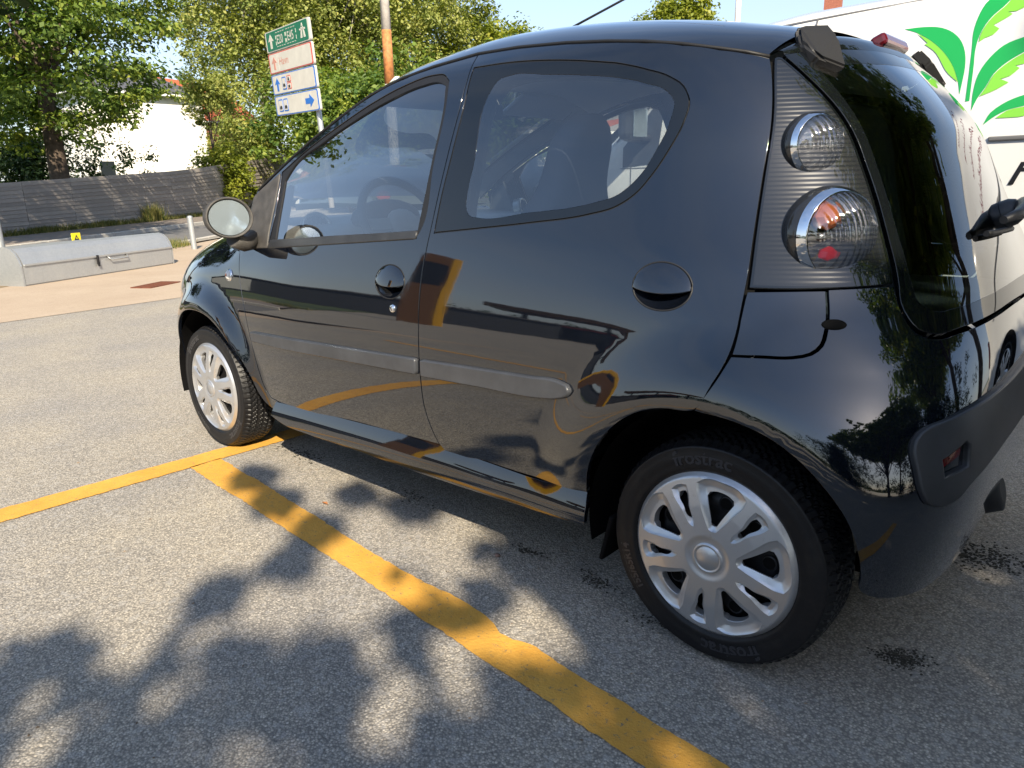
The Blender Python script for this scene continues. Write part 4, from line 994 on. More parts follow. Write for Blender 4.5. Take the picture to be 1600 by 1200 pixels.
# ---- roof, windscreen, headlining
_l = [surf(np.array(u), np.array(z)) for u, z in (SEAM_R[::-1][:-1] + SEAM_F[:-1])] + [np.array([2.035, 0.650, 1.055]), np.array([2.09, 0.655, 1.02])]
SX = np.array([p[0] for p in _l]); SY = np.array([p[1] for p in _l]); SZ = np.array([p[2] for p in _l])
_o = np.argsort(SX); SX, SY, SZ = SX[_o], SY[_o], SZ[_o]
def roof_pt(xs, v, down=0.0):
    ys = float(lerp_tab(xs, SX, SY)); zs = float(lerp_tab(xs, SX, SZ)); a = abs(v)
    bow = 0.27 * float(sm(1.1, 2.1, xs)) - 0.055 * float(sm(0.35, 0.03, xs)); crown = 0.080 - 0.055 * float(sm(1.2, 2.05, xs)) - 0.006 * float(sm(0.35, 0.03, xs))
    p = 4.6 - 1.6 * float(sm(1.2, 1.9, xs))
    return Vector((xs + bow * (1 - a ** 2.3), (ys - 0.003) * v, zs + 0.003 + crown * (1 - a ** p) - down))
VV = np.sign(np.linspace(-1, 1, 61)) * (1 - (1 - np.abs(np.linspace(-1, 1, 61))) ** 1.5)
XS = list(np.linspace(SX[0] + 0.004, 1.34, 42)) + list(np.linspace(1.36, SX[-1], 30))
def patch(x0, x1, v0, v1, down=0.0):
    xs = [x for x in XS if x0 <= x <= x1]; vs = [v for v in VV if v0 <= v <= v1]
    if xs[0] > x0: xs = [x0] + xs
    if xs[-1] < x1: xs.append(x1)
    vs = sorted(set([v0] + vs + [v1])); b = MB(); b.loft([[roof_pt(x, v, down) for v in vs] for x in xs]); return b
roof = patch(SX[0] + 0.004, 1.34, -1, 1).build('roof', M['paint'], car)
for s in (-1, 1): patch(1.34, 2.085, *((0.86, 1.0) if s > 0 else (-1.0, -0.86))).build('windscreen_pillar', M['paint'], car)
patch(1.345, 2.085, -0.858, 0.858, 0.004).build('windscreen', M['windscreen'], car)
patch(0.10, 1.30, -0.97, 0.97, 0.045).build('headlining', M['int_light'], car)
for s in (-1, 1): patch(1.26, 2.05, *((0.84, 0.965) if s > 0 else (-0.965, -0.84)), down=0.03).build('pillar_trim', M['int_grey'], car)
# dark drip channel under the roof edge
for flip in (False, True):
    b = MB(); b.tube(flipped([(x, y + 0.001, z) for x, y, z in zip(SX, SY, SZ)], flip), 0.0042, 6); b.build('roof_gutter', M['rubber'], car)
    # black rubber behind the shut lines
    for ln, nm in ((GAP, 'door_seal'), (RDOORR, 'door_seal'), (FDOORF, 'door_seal'), (SEAM_R, 'door_seal')):
        q = smooth_poly(ln, 0.03, closed=False); b = MB(); d = np.gradient(q, axis=0); d /= np.linalg.norm(d, axis=1)[:, None]
        l = [flipped([surf_pt(u + o * dv, z - o * du, -0.012)[0] for o in (-0.014, 0.014)], flip) for (u, z), (du, dv) in zip(q, d)]
        b.loft(l); b.build(nm, M['dark'], car)

# ---- tailgate: header, glass with black border, lamp, hinge covers, wiper
GT = [(-0.142, 1.345), (-0.22, 1.352), (-0.29, 1.357), (-0.40, 1.363), (-0.636, 1.370), (UC, 1.371)]
edge = [(-0.172, 1.298), (-0.205, 1.24), (-0.228, 1.18), (-0.246, 1.1), (-0.254, 1.019), (-0.251, 0.948), (-0.242, 0.872)] + [(u - 0.002, z + 0.004) for u, z in GLASSB[1:]] + [(UC, 0.806)]
gh = edge[::-1] + GT[:1] + GT[1:]
gh = [(UC, 0.806)] + edge[::-1][1:] + GT
inner = [(-0.212, 1.320), (-0.240, 1.235), (-0.267, 1.12), (-0.276, 1.02), (-0.273, 0.93), (-0.268, 0.868), (-0.270, 0.838), (-0.290, 0.822), (-0.345, 0.822), (-0.45, 0.832), (-0.60, 0.842), (UC, 0.845)]
ih = [(UC, 1.335)] + [(-0.6, 1.333)] + inner[:-1] + [(UC, 0.845)]
tailgate = panel('tailgate', gh + mirror_u(gh)[1:-1], M['black_gloss'], car, False, [ih + mirror_u(ih)[1:-1]], gap=0.001, res=0.022, corner=50)
panel('rear_glass', ih + mirror_u(ih)[1:-1], M['rear_window'], tailgate, False, off=-0.0006, gap=-0.001, rings=None, res=0.025, corner=50)
top_uv = GT[:-1] + mirror_u(GT)
uu = np.array([u for u, z in top_uv]); zz = np.array([z for u, z in top_uv]); tt = np.linspace(uu[0], uu[-1], 61)
zz2 = np.interp(-tt, -uu, zz); low = [surf_pt(u, z)[0] for u, z in zip(tt, zz2)]
x_end = SX[0] + 0.012
vend = [max(-1, min(1, p.y / (float(SY[0]) * 1.0))) for p in low]
hi_ = [roof_pt(x_end, v, 0.012) for v in vend]; rows = []
for t in np.linspace(0, 1, 8):
    rows.append([a.lerp(c, t) + Vector((-0.014 * sin(pi * t), 0, 0.012 * sin(pi * t))) * (1 - 0.5 * abs(v)) for a, c, v in zip(hi_, low, vend)])
b = MB(); b.loft(rows); hd = b.build('tailgate_header', M['black_gloss'], tailgate)
def header_pt(v, t):
    k = (v + 1) / 2 * 60; i = int(min(59, k)); r = rows[int(round(t * 7))]; return r[i].lerp(r[i + 1], k - i)
b = MB(); mid = [min(rows[4], key=lambda p: abs(p.y - y)) for y in (-0.10, 0.0, 0.10)]
b.box((mid[1].x + 0.012, 0, mid[1].z + 0.007), (0.038, 0.196, 0.031), M4=Matrix.Rotation(radians(24), 4, 'Y'), bev=0.009)
bl = b.build('brake_light', M['red_lens'], tailgate)
for s in (1, -1):
    base = [(0.040, 0.425, 1.392), (0.012, 0.360, 1.396), (-0.020, 0.372, 1.360), (-0.058, 0.416, 1.296), (-0.010, 0.450, 1.318), (0.026, 0.440, 1.350)]
    topp = [(0.030, 0.432, 1.410), (-0.012, 0.362, 1.415), (-0.044, 0.374, 1.382), (-0.082, 0.420, 1.312), (-0.034, 0.458, 1.336), (0.014, 0.448, 1.372)]
    bm = bmesh.new()
    for p in base + topp: bm.verts.new((p[0] - (0.008 if s < 0 else 0), p[1] * s, p[2] + (0.024 if s < 0 else 0)))
    bmesh.ops.convex_hull(bm, input=bm.verts[:]); bmesh.ops.bevel(bm, geom=bm.edges[:], offset=0.005, segments=2, affect='EDGES')
    me = bpy.data.meshes.new('hinge_cover'); bm.to_mesh(me); bm.free(); link_mesh('hinge_cover', me, M['rubber'], tailgate)
wp, wnm = surf_pt(UC, 0.985, 0.0)
b = MB(); q = wnm.to_track_quat('Z', 'Y').to_matrix().to_4x4(); q.translation = wp
b.lathe([(0.034, 0.0), (0.033, 0.02), (0.026, 0.034), (0.0, 0.038)], 24, q); wiper = b.build('wiper', M['trim'], tailgate)
b = MB(); aa = [surf_pt(UC + d, 0.985 - 0.10 * d / 0.33 * 0.3, h)[0] for d, h in ((-0.02, 0.040), (0.03, 0.055), (0.09, 0.060), (0.16, 0.055), (0.22, 0.042))]
b.tube(aa, [0.024, 0.026, 0.020, 0.012, 0.009], 10); b.build('wiper_arm', M['trim'], wiper)
b = MB(); b.tube([surf_pt(UC + d, 0.95, 0.012)[0] for d in np.linspace(0.05, 0.25, 8)], 0.007, 8); b.build('wiper_blade', M['rubber'], wiper)

# ---- tail lamps
def tail_lamp(flip):
    L = panel('tail_lamp', LAMP, M['lamp_body'], car, flip, off=-0.003, gap=0.0035, rings=[(0.001, 0.001), (0.002, 0.004), (0.002, 0.02)], res=0.012)
    lp = smooth_poly(LAMP, 0.02); lp = lp + norms2(lp) * (0.011 if area2(lp) < 0 else -0.011)
    panel('lamp_rim', LAMP, M['black_gloss'], L, flip, [[tuple(p) for p in lp]], off=-0.0022, gap=0.0033, rings=None)
    for (u, z), rad, red in (((-0.147, 0.980), 0.104, True), ((-0.137, 1.156), 0.070, False)):
        c, n = surf_pt(u, z, -0.030 if red else -0.020)
        ax = Vector((-0.86, 0.50, 0.06)).normalized(); zc = Vector((0, 0, 1)); q = Matrix.Identity(4)
        xx = (zc - ax * zc.dot(ax)).normalized(); yy = ax.cross(xx)
        for i in range(3): q[i][0], q[i][1], q[i][2], q[i][3] = xx[i], yy[i], ax[i], c[i]
        e = 0.78
        prof = lambda a0, a1, k, s=1.0: [(rad * s * sin(a), rad * s * e * cos(a)) for a in np.linspace(radians(a0), radians(a1), k)]
        def mk(nm, P, m, parent, nseg=48):
            b = MB(); b.lathe(P, nseg, q)
            b.v = [tuple(x) for x in flipped(b.v, flip)]
            return b.build(nm, m, parent)
        dome = mk('lamp_dome', prof(68, 150, 22), M['dome'], L)
        mk('bezel_ring', [(rad * 0.84, rad * e * 0.36)] + prof(57, 72, 7, 1.014), M['chrome'], dome)
        mk('clear_lens', prof(0.5, 57, 22), M['flute'], dome)
        rr_ = rad * 0.86
        mk('reflector_bowl', [(rr_ * t, rad * e * 0.34 - 0.34 * rad * (1 - t * t)) for t in np.linspace(0, 1, 10)], M['reflector'], dome)
        def blob(off, sz, m, nm):
            b = MB(); b.ball((0, 0, 0), sz, 8, 5)
            b.v = [tuple(x) for x in flipped([q @ (Vector(p) + Vector(off)) for p in b.v], flip)]
            o = b.build(nm, m, dome); o.data.polygons.foreach_set('use_smooth', [False] * len(o.data.polygons))
        if red:
            blob((0.040, 0.026, 0.020), (0.028, 0.032, 0.022), M['orange_lens'], 'indicator_bulb')
            blob((-0.040, 0.024, 0.026), (0.024, 0.032, 0.024), M['bulb_red'], 'brake_bulb')
            b = MB(); b.box((0, 0, 0), (0.006, rad * 1.7, 0.03)); b.v = [tuple(x) for x in flipped([q @ (Vector(p) + Vector((0.0, 0, 0.012))) for p in b.v], flip)]; b.build('divider', M['reflector'], dome)
        else: blob((-0.006, -0.022, 0.006), (0.020, 0.014, 0.014), M['red_lens'], 'fog_bulb')
for flip in (False, True): tail_lamp(flip)

# ---- wheels
def wheel_meshes():
    R0 = 0.270
    prof = [(0.186, -0.014), (0.200, 0.000), (0.206, 0.003), (0.212, 0.0015), (0.222, 0.004), (0.238, 0.0045), (0.250, 0.001), (0.2535, 0.0022), (0.256, -0.003), (0.262, -0.014), (0.2675, -0.022)]
    ntread = 16; ys = np.linspace(-0.030, -0.128, ntread)
    prof2 = prof + [(0.2705 - 0.0025 * ((y + 0.079) / 0.05) ** 2, y) for y in ys] + [(0.262, -0.144), (0.24, -0.158), (0.20, -0.156), (0.186, -0.140)]
    n = 432; th = np.arange(n) * 2 * pi / n
    R = np.repeat(np.array([r for r, h in prof2])[:, None], n, 1); H = np.repeat(np.array([h for r, h in prof2])[:, None], n, 1)
    k0 = len(prof)
    for j in range(ntread):
        main = j in (4, 8, 12)
        for i in range(n):
            ph = (i + (j * 1.6 if j < 8 else (15 - j) * 1.6)) % 6
            if main or ph < 1.6: R[k0 + j, i] -= 0.0048
    for j in (len(prof) - 1, len(prof) - 2):                          # shoulder blocks
        for i in range(n):
            if i % 6 < 1.6: R[j, i] -= 0.0035
    V = np.stack([R * np.cos(th), H, R * np.sin(th)], -1).reshape(-1, 3); m = len(prof2)
    F = [(a * n + i, a * n + (i + 1) % n, (a + 1) * n + (i + 1) % n, (a + 1) * n + i) for a in range(m - 1) for i in range(n)]
    tyre = np_mesh('tyre', V, F); sm_ = np.zeros(len(F), bool); sm_[:n * (len(prof) - 3)] = True; tyre.polygons.foreach_set('use_smooth', sm_)
    # raised letters on the side wall
    def bent(s, size, mid, rb):
        me = text_mesh(s, size, extrude=0.0014, res=2, bold=0.0009)
        bm = bmesh.new(); bm.from_mesh(me); bmesh.ops.subdivide_edges(bm, edges=[e for e in bm.edges if e.calc_length() > 0.012], cuts=2)
        for v in bm.verts:
            r = rb + v.co.y; a = mid - v.co.x / (rb + 0.015); v.co = Vector((r * cos(a) * -1, 0.0030 + v.co.z, r * sin(a)))
        return bm
    lettering = []
    for s, size, mid, rb in (('frostrac', 0.046, radians(98), 0.2155), ('155/65R14', 0.028, radians(205), 0.220), ('frostrac', 0.046, radians(285), 0.2155)):
        bm = bent(s, size, mid, rb); t = bpy.data.meshes.new('tyre_lettering'); bm.to_mesh(t); bm.free(); lettering.append(t)
    # hub cover
    big = [(0.082, -4.5), (0.100, -7.5), (0.125, -10.8), (0.144, -12.6), (0.153, -10.8), (0.157, -5.5), (0.158, 0), (0.157, 5.5), (0.153, 10.8), (0.144, 12.6), (0.125, 10.8), (0.100, 7.5), (0.082, 4.5), (0.079, 0)]
    petal = [(0.072, -8), (0.095, -14.0), (0.125, -18.0), (0.155, -20.6), (0.174, -20.0), (0.183, -14), (0.185, 0), (0.183, 14), (0.174, 20.0), (0.155, 20.6), (0.125, 18.0), (0.095, 14.0), (0.072, 8), (0.068, 0)]
    slim = [(0.098, -1.6), (0.125, -3.0), (0.150, -4.2), (0.157, -3.2), (0.158, 0), (0.157, 3.2), (0.150, 4.2), (0.125, 3.0), (0.098, 1.6), (0.095, 0)]
    slot = [(0.080, -2.6), (0.12, -5.2), (0.155, -7.6), (0.170, -7.2), (0.174, -3.5), (0.174, 3.5), (0.170, 7.2), (0.155, 7.6), (0.12, 5.2), (0.080, 2.6), (0.076, 0)]
    rot0 = radians(97); holes = []; bigs = []; slims = []
    pol = lambda P, a0: [(r * cos(a0 + radians(d)), r * sin(a0 + radians(d))) for r, d in P]
    for k in range(5):
        h = pol(big, rot0 + k * 2 * pi / 5); holes.append(h); bigs.append(smooth_poly(pol(petal, rot0 + k * 2 * pi / 5), 0.006))
        h = pol(slim, rot0 + (k + 0.5) * 2 * pi / 5); holes.append(h); slims.append(smooth_poly(pol(slot, rot0 + (k + 0.5) * 2 * pi / 5), 0.006))
    outer = [(0.197 * cos(2 * pi * k / 90), 0.197 * sin(2 * pi * k / 90)) for k in range(90)]
    def cov(a, b):
        a = np.asarray(a, float); b = np.asarray(b, float); r = np.hypot(a, b); Q = np.stack([a.ravel(), b.ravel()], 1)
        h = 0.004 + 0.016 * (1 - (r / 0.2) ** 2) - 0.010 * sm(0.184, 0.198, r) - 0.004 * (1 - sm(0.040, 0.056, r))
        g = np.zeros(a.size)
        for p in bigs: g = np.maximum(g, np.where(inside(p, Q), 0.0115 * (0.32 * np.clip(dist_poly(p, Q) / 0.0036, 0, 1) + 0.68 * np.clip((dist_poly(p, Q) - 0.0036) / 0.0150, 0, 1)), 0))
        for p in slims: g = np.maximum(g, np.where(inside(p, Q), 0.0085 * (0.4 * np.clip(dist_poly(p, Q) / 0.0036, 0, 1) + 0.6 * np.clip((dist_poly(p, Q) - 0.0036) / 0.005, 0, 1)), 0))
        h = h - g.reshape(a.shape) + 0.0028 * (1 - np.abs((np.clip(r, 0.06, 0.18) - 0.12) / 0.06))
        return np.stack([a, h, b], -1)
    cr = []
    for p in bigs + slims:
        cr.append(p)
        q_ = p if area2(p) > 0 else p[::-1]; cr.append(smooth_poly([tuple(x) for x in (q_ - norms2(q_) * 0.0036)], 0.006))
    cover = sheet(cov, outer, holes, creases=cr, auto=24, res=0.0034, step=0.004, rings=[(0.0006, 0.0008), (0.001, 0.003), (0.0005, 0.018)], ref=(0, -1, 0))
    q = Matrix.Rotation(radians(-90), 4, 'X')
    b = MB(); b.lathe([(0.0, 0.019), (0.027, 0.0185), (0.0285, 0.0165), (0.030, 0.0195), (0.034, 0.0195), (0.037, 0.014)], 48, q); cap = b.mesh('centre_cap')
    b = MB(); b.lathe([(0.0, -0.012), (0.055, -0.010), (0.075, -0.035), (0.11, -0.022), (0.135, -0.020), (0.15, -0.045), (0.178, -0.05), (0.19, -0.02), (0.192, -0.012)], 60, q)
    for k in range(10):
        a = rot0 + k * 2 * pi / 10 + 0.05
        b.lathe([(0.0, -0.0175), (0.014, -0.0175)], 14, q @ Matrix.Translation((0.128 * cos(a), -0.128 * sin(a), 0.0)), 1); b.lathe([(0.014, -0.0165), (0.0175, -0.017), (0.0185, -0.021)], 14, q @ Matrix.Translation((0.128 * cos(a), -0.128 * sin(a), 0.0)), 0)
    rim = b.mesh('steel_rim')
    return tyre, lettering, cover, cap, rim
tyre_me, letter_me, cover_me, cap_me, rim_me = wheel_meshes()
for (wx, rot) in ((0.0, 0.0), (2.34, 0.5)):
    for s in (1, -1):
        w = empty('wheel', (wx, 0.777 * s, 0.269), parent=car); w.rotation_euler = (0, rot, 0 if s > 0 else pi)
        t = link_mesh('tyre', tyre_me, M['tyre'], w); [link_mesh('tyre_lettering', lm, M['tyre_text'], t) for lm in letter_me]
        c = link_mesh('hub_cover', cover_me, M['cover'], w); link_mesh('centre_cap', cap_me, M['cover'], c)
        link_mesh('steel_rim', rim_me, [M['steel'], M['dark']], w)
        b = MB(); q = Matrix.Translation((wx, 0, 0.268)) @ Matrix.Rotation(radians(-90 * s), 4, 'X')
        A0, A1 = (pi + 0.16, 2 * pi + 0.22) if s > 0 else (-0.22, pi - 0.16)
        b.lathe([(0.02, 0.42), (0.335, 0.42), (0.345, 0.50), (0.344, 0.62), (0.346, 0.765)], 40, q, a0=A0, a1=A1)
        b.build('arch_liner', M['liner'], car)
b = MB(); b.box((0.278, 0.735, 0.225), (0.012, 0.11, 0.13), M4=Matrix.Rotation(radians(-14), 4, 'Y'), bev=0.004); b.build('mud_flap', M['liner'], car)
b = MB(); b.box((1.17, 0, 0.30), (1.52, 1.46, 0.14)); b.box((2.35, 0, 0.45), (0.95, 0.78, 0.40)); b.box((0.02, 0, 0.42), (0.58, 0.70, 0.30)); b.build('underbody', M['dark'], car)

# ---- door mirrors, aerial
for s in (1, -1):
    c = Vector((1.835, 0.872, 0.997)); ax = Vector((-0.96, 0.20, 0.04)).normalized()
    up = (Vector((0, 0, 1)) - ax * ax.z).normalized(); sd = ax.cross(up); q = Matrix.Identity(4)
    for i in range(3): q[i][0], q[i][1], q[i][2], q[i][3] = sd[i] * 1.16, up[i], ax[i], c[i]
    fl = s < 0
    def mk(nm, P, m, parent, mm=q):
        b = MB(); b.lathe(P, 40, mm); b.v = [tuple(x) for x in flipped(b.v, fl)]; return b.build(nm, m, parent)
    R_ = 0.071
    mh = mk('door_mirror', [(R_ * 0.88, -0.006), (R_ * 0.90, 0.003), (R_ * 0.96, 0.009), (R_ * 1.0, 0.004), (R_ * 1.02, -0.012), (R_ * 0.98, -0.040), (R_ * 0.82, -0.070), (R_ * 0.5, -0.090), (0.0, -0.098)], M['faded'], car)
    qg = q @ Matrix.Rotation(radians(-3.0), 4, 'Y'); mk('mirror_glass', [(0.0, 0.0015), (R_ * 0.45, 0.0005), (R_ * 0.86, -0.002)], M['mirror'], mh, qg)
    b = MB(); p1, _ = surf_pt(1.93, 0.905, 0.0)
    b.tube(flipped([c + Vector((0.03, -0.02, -0.075)), c + Vector((0.05, -0.07, -0.098)), p1 + Vector((0, -0.005, 0.002))], fl), [0.030, 0.028, 0.034], 12); b.build('mirror_arm', M['faded'], mh)
b = MB(); b.tube([(1.30, 0, 1.515), (1.285, 0, 1.525), (1.20, 0, 1.543), (0.40, 0, 1.742)], [0.016, 0.012, 0.0042, 0.0030], 10); b.build('roof_aerial', M['antenna'], car)

# ---- inside the cabin
def trim_panels(flip):
    f = panel('door_lining', GAP[::-1][2:] + SEAM_F[1:-1] + FDOORF[:6], M['int_grey'], car, flip, [FWIN], gap=0.03, off=-0.055, rings=[(0.0, 0.02)], res=0.04)
    panel('door_lining', GAP[:-2] + [(0.40, 0.36), (0.33, 0.62), (0.10, 0.66)] + RDOORR[3:] + SEAM_R[::-1][1:-1], M['int_grey'], car, flip, [RGLASS], gap=0.03, off=-0.055, rings=[(0.0, 0.02)], res=0.04)
for flip in (False, True): trim_panels(flip)
b = MB(); rows = []
for y in np.linspace(-0.66, 0.66, 15):
    hump = 0.045 * math.exp(-((y - 0.36) / 0.17) ** 2)
    rows.append([(1.60, y, 0.62), (1.57, y, 0.84), (1.60 - hump * 0.8, y, 0.925 + hump), (1.72, y, 0.955 + hump * 0.8), (1.95, y, 0.965), (2.16 - 0.25 * y * y, y, 0.975)])
b.loft(rows); dash = b.build('dashboard', M['int_grey'], car)
for (x, y, z) in ((1.715, 0.595, 0.953), (1.74, -0.60, 0.97)):
    b = MB(); q = Matrix.Translation((x, y, z)) @ Vector((-0.90, 0.30 * (1 if y > 0 else -1) , 0.30)).to_track_quat('Z', 'Y').to_matrix().to_4x4()
    b.lathe([(0.043, -0.02), (0.045, 0.006), (0.052, 0.008), (0.056, 0.0), (0.058, -0.03)], 36, q); v = b.build('air_vent', M['int_vent'], dash)
    b = MB(); b.lathe([(0.0, -0.012), (0.044, -0.012)], 24, q)
    for k in range(5): b.box((0, 0, 0), (0.001, 0.001, 0.001)); b.v[-8:] = [tuple(q @ Vector(((k - 2) * 0.016 + dx, dy, dz))) for dx in (-0.002, 0.002) for dy in (-0.036, 0.036) for dz in (-0.012, 0.002)]
    b.build('vent_louvre', M['int_dark'], v)
b = MB(); q = Matrix.Translation((1.50, 0.36, 0.955)) @ Vector((-0.88, 0, 0.48)).to_track_quat('Z', 'Y').to_matrix().to_4x4()
b.lathe([(0.178 + 0.016 * cos(a), 0.016 * sin(a)) for a in np.linspace(0, 2 * pi, 11)], 48, q); sw = b.build('steering_wheel', M['int_dark'], car)
b = MB(); b.ball((0, 0, 0), (0.075, 0.06, 0.03), 16, 8); b.box((0, 0, 0), (0.33, 0.045, 0.02)); b.box((0, -0.08, 0), (0.05, 0.16, 0.02)); b.v = [tuple(q @ Vector(p)) for p in b.v]; b.build('steering_hub', M['int_grey'], sw)
b = MB(); b.ball((1.60, 0.36, 0.975), (0.07, 0.16, 0.07), 16, 8); b.build('instrument_pod', M['int_dark'], dash)
def seat(x, y, nm='front_seat'):
    e = empty(nm, (x, y, 0.35), parent=car); b = MB()
    wid = lambda z: 0.24 - 0.03 * max(0, z - 0.3) - 0.11 * float(sm(0.55, 0.76, z)) - 0.06 * float(sm(0.84, 0.93, z)); rows = []
    for z in np.linspace(0.12, 0.925, 26):
        lean = 0.17 - 0.26 * (z / 0.93); t = 0.085 - 0.03 * float(sm(0.5, 0.93, z)); w = wid(z)
        if z > 0.91: w *= 0.7; t *= 0.7
        rows.append([(lean + t * (abs(sin(a)) ** 0.7) * np.sign(sin(a)), w * (abs(cos(a)) ** 0.6) * np.sign(cos(a)), z) for a in np.linspace(0, 2 * pi, 24, endpoint=False)])
    b.loft(rows, closed=True); b.add(rows[-1], [tuple(range(24))]); b.build('backrest', M['int_dark'], e)
    b = MB(); b.box((0.36, 0, 0.06), (0.52, 0.48, 0.16), bev=0.05); b.build('cushion', M['int_dark'], e)
seat(0.74, 0.36); seat(0.80, -0.36)
b = MB(); b.box((0.10, 0, 0.62), (0.16, 0.78, 0.52), bev=0.05, M4=Matrix.Rotation(radians(-14), 4, 'Y')); b.box((0.10, 0, 0.76), (0.14, 1.15, 0.22), bev=0.04); b.box((0.36, 0, 0.42), (0.46, 0.78, 0.16), bev=0.05); b.build('rear_seat', M['int_dark'], car)
for y in (-0.3, 0.3):
    b = MB(); b.box((0.06, y, 0.95), (0.08, 0.24, 0.13), bev=0.03); b.build('head_restraint', M['int_dark'], car)
b = MB(); b.box((-0.13, 0, 0.76), (0.36, 1.0, 0.02), bev=0.006); b.build('parcel_shelf', M['int_dark'], car)
for y in (0.32, -0.32):
    b = MB(); b.box((1.37, y, 1.395), (0.15, 0.40, 0.018), bev=0.008, M4=Matrix.Rotation(radians(28), 4, 'Y')); b.build('sun_visor', M['int_light'], car)
b = MB(); b.box((1.42, 0.0, 1.365), (0.03, 0.22, 0.062), bev=0.012); b.build('rear_view_mirror', M['int_dark'], car)
b = MB(); b.box((1.24, 0, 0.385), (1.56, 1.36, 0.02)); b.build('cabin_floor', M['int_dark'], car)
# ================================================================ the white van beyond the car
def yv(z): return -2.3 - 0.10 * max(0.0, (z - 1.1) / 0.9) ** 2
van = tag(empty('white_van', (0, 0, 0)), 'white panel van with green leaf artwork on its side parked beyond the black car', 'van')
VX0, VX1 = -2.15, 3.30
def van_top(x):
    return float(np.interp(x, [-2.15, -2.05, -1.8, -0.7, 0.6, 1.2, 1.55, 1.80, 2.05, 2.40, 2.62, 2.95, 3.2, 3.30], [1.85, 1.94, 1.985, 2.03, 2.04, 2.035, 2.00, 1.90, 1.73, 1.42, 1.24, 1.10, 0.98, 0.85]))
def van_row(x):
    zt = van_top(x); L = []
    endk = 1.0 - 0.10 * max(0, (x - 2.5) / 0.8) ** 2 - 0.05 * max(0, (-1.8 - x) / 0.35) ** 2
    zs = [0.22, 0.34, 0.5, 0.7, 0.9, 1.1]; rest = np.linspace(1.1, zt, 12)[1:] if zt > 1.15 else np.linspace(zs[-1], zt, 2)[1:]
    if zt < 1.15: zs = [z for z in zs if z < zt - 0.15]; rest = np.linspace(zs[-1], zt, 18 - len(zs))[1:]
    else: rest = np.linspace(1.1, zt, 13)[1:]
    for z in list(zs) + list(rest):
        y = yv(z) + 3.25; rr = 0.13; q = max(0.0, (z - (zt - rr)) / rr); y -= 0.20 * (1 - math.sqrt(max(0, 1 - q * q)))
        L.append((x, y * endk - 3.25, z))
    return L
rows = []
for x in sorted(set(list(np.linspace(VX0, VX1, 72)))):
    L = van_row(x); L = L[:18] if len(L) >= 18 else L + [L[-1]] * (18 - len(L))
    top = [(x, -3.25 + (L[-1][1] + 3.25) * t, L[-1][2] + 0.03 * (1 - t * t)) for t in (0.75, 0.4, 0.0, -0.4, -0.75)]
    R = [(x, -6.5 - p[1], p[2]) for p in L[::-1]]
    rows.append(L + top + R)
b = MB(); b.loft(rows); b.add(rows[0], [tuple(range(len(rows[0])))]); b.add(rows[-1], [tuple(range(len(rows[-1]) - 1, -1, -1))])
b.build('van_body', M['van'], van)
def van_sheet(name, poly, mat, off, parent=van, rings=None):
    fn = lambda a, c: np.stack([a, -2.3 - 0.10 * np.clip((c - 1.1) / 0.9, 0, None) ** 2 - 0.20 * (1 - np.sqrt(np.clip(1 - np.clip((c - 1.905) / 0.13, 0, 1) ** 2, 0, 1))), c], -1)
    return link_mesh(name, sheet(fn, poly, off=off, rings=rings, res=0.06, step=0.03, ref=(1, -4, 1)), mat, parent)
def strip_line(name, pts, w, mat, off=0.002, parent=van):
    P = np.array(pts, float); d = np.gradient(P, axis=0); d /= np.linalg.norm(d, axis=1)[:, None]; n = np.stack([-d[:, 1], d[:, 0]], 1) * w / 2
    return van_sheet(name, [tuple(p) for p in P + n] + [tuple(p) for p in (P - n)[::-1]], mat, off, parent)
LEAVES = {
 'A': ([(0.587, 1.826), (0.499, 1.824), (0.411, 1.808), (0.353, 1.776), (0.308, 1.726), (0.286, 1.675), (0.275, 1.602), (0.277, 1.539), (0.282, 1.471), (0.296, 1.533), (0.328, 1.608), (0.376, 1.679), (0.448, 1.749), (0.527, 1.801)],
       [(0.523, 1.798), (0.448, 1.747), (0.376, 1.677), (0.328, 1.607), (0.297, 1.533), (0.346, 1.578), (0.433, 1.702), (0.478, 1.736), (0.464, 1.74)]),
 'B': ([(0.251, 1.436), (0.254, 1.584), (0.258, 1.687), (0.263, 1.767), (0.252, 1.836), (0.228, 1.895), (0.206, 1.92), (0.106, 1.925), (0.127, 1.892), (0.15, 1.866), (0.187, 1.833), (0.216, 1.791), (0.234, 1.743), (0.241, 1.693), (0.237, 1.598), (0.233, 1.438)],
       [(0.231, 1.715), (0.23, 1.742), (0.212, 1.79), (0.183, 1.831), (0.148, 1.862), (0.124, 1.89), (0.105, 1.922), (0.044, 1.92), (0.041, 1.863), (0.091, 1.837), (0.129, 1.839), (0.106, 1.826), (0.134, 1.809), (0.18, 1.786), (0.152, 1.766), (0.173, 1.742), (0.207, 1.731)]),
 'C': ([(0.219, 1.389), (0.222, 1.493), (0.211, 1.563), (0.171, 1.637), (0.122, 1.685), (0.044, 1.712), (-0.034, 1.724), (-0.029, 1.672), (0.033, 1.643), (0.096, 1.605), (0.145, 1.556), (0.172, 1.496), (0.201, 1.444)],
       [(0.191, 1.455), (0.169, 1.494), (0.142, 1.554), (0.093, 1.601), (0.031, 1.639), (-0.03, 1.668), (-0.03, 1.62), (0.025, 1.589), (0.059, 1.585), (0.039, 1.571), (0.073, 1.54), (0.113, 1.529), (0.075, 1.51), (0.12, 1.483)]),
 'D': ([(0.158, 1.317), (0.133, 1.374), (0.089, 1.41), (0.004, 1.445), (-0.075, 1.453), (-0.068, 1.412), (-0.004, 1.395), (0.063, 1.381), (0.109, 1.357)],
       [(0.108, 1.346), (0.063, 1.378), (-0.004, 1.391), (-0.069, 1.408), (-0.067, 1.374), (-0.01, 1.348), (0.058, 1.345)])}
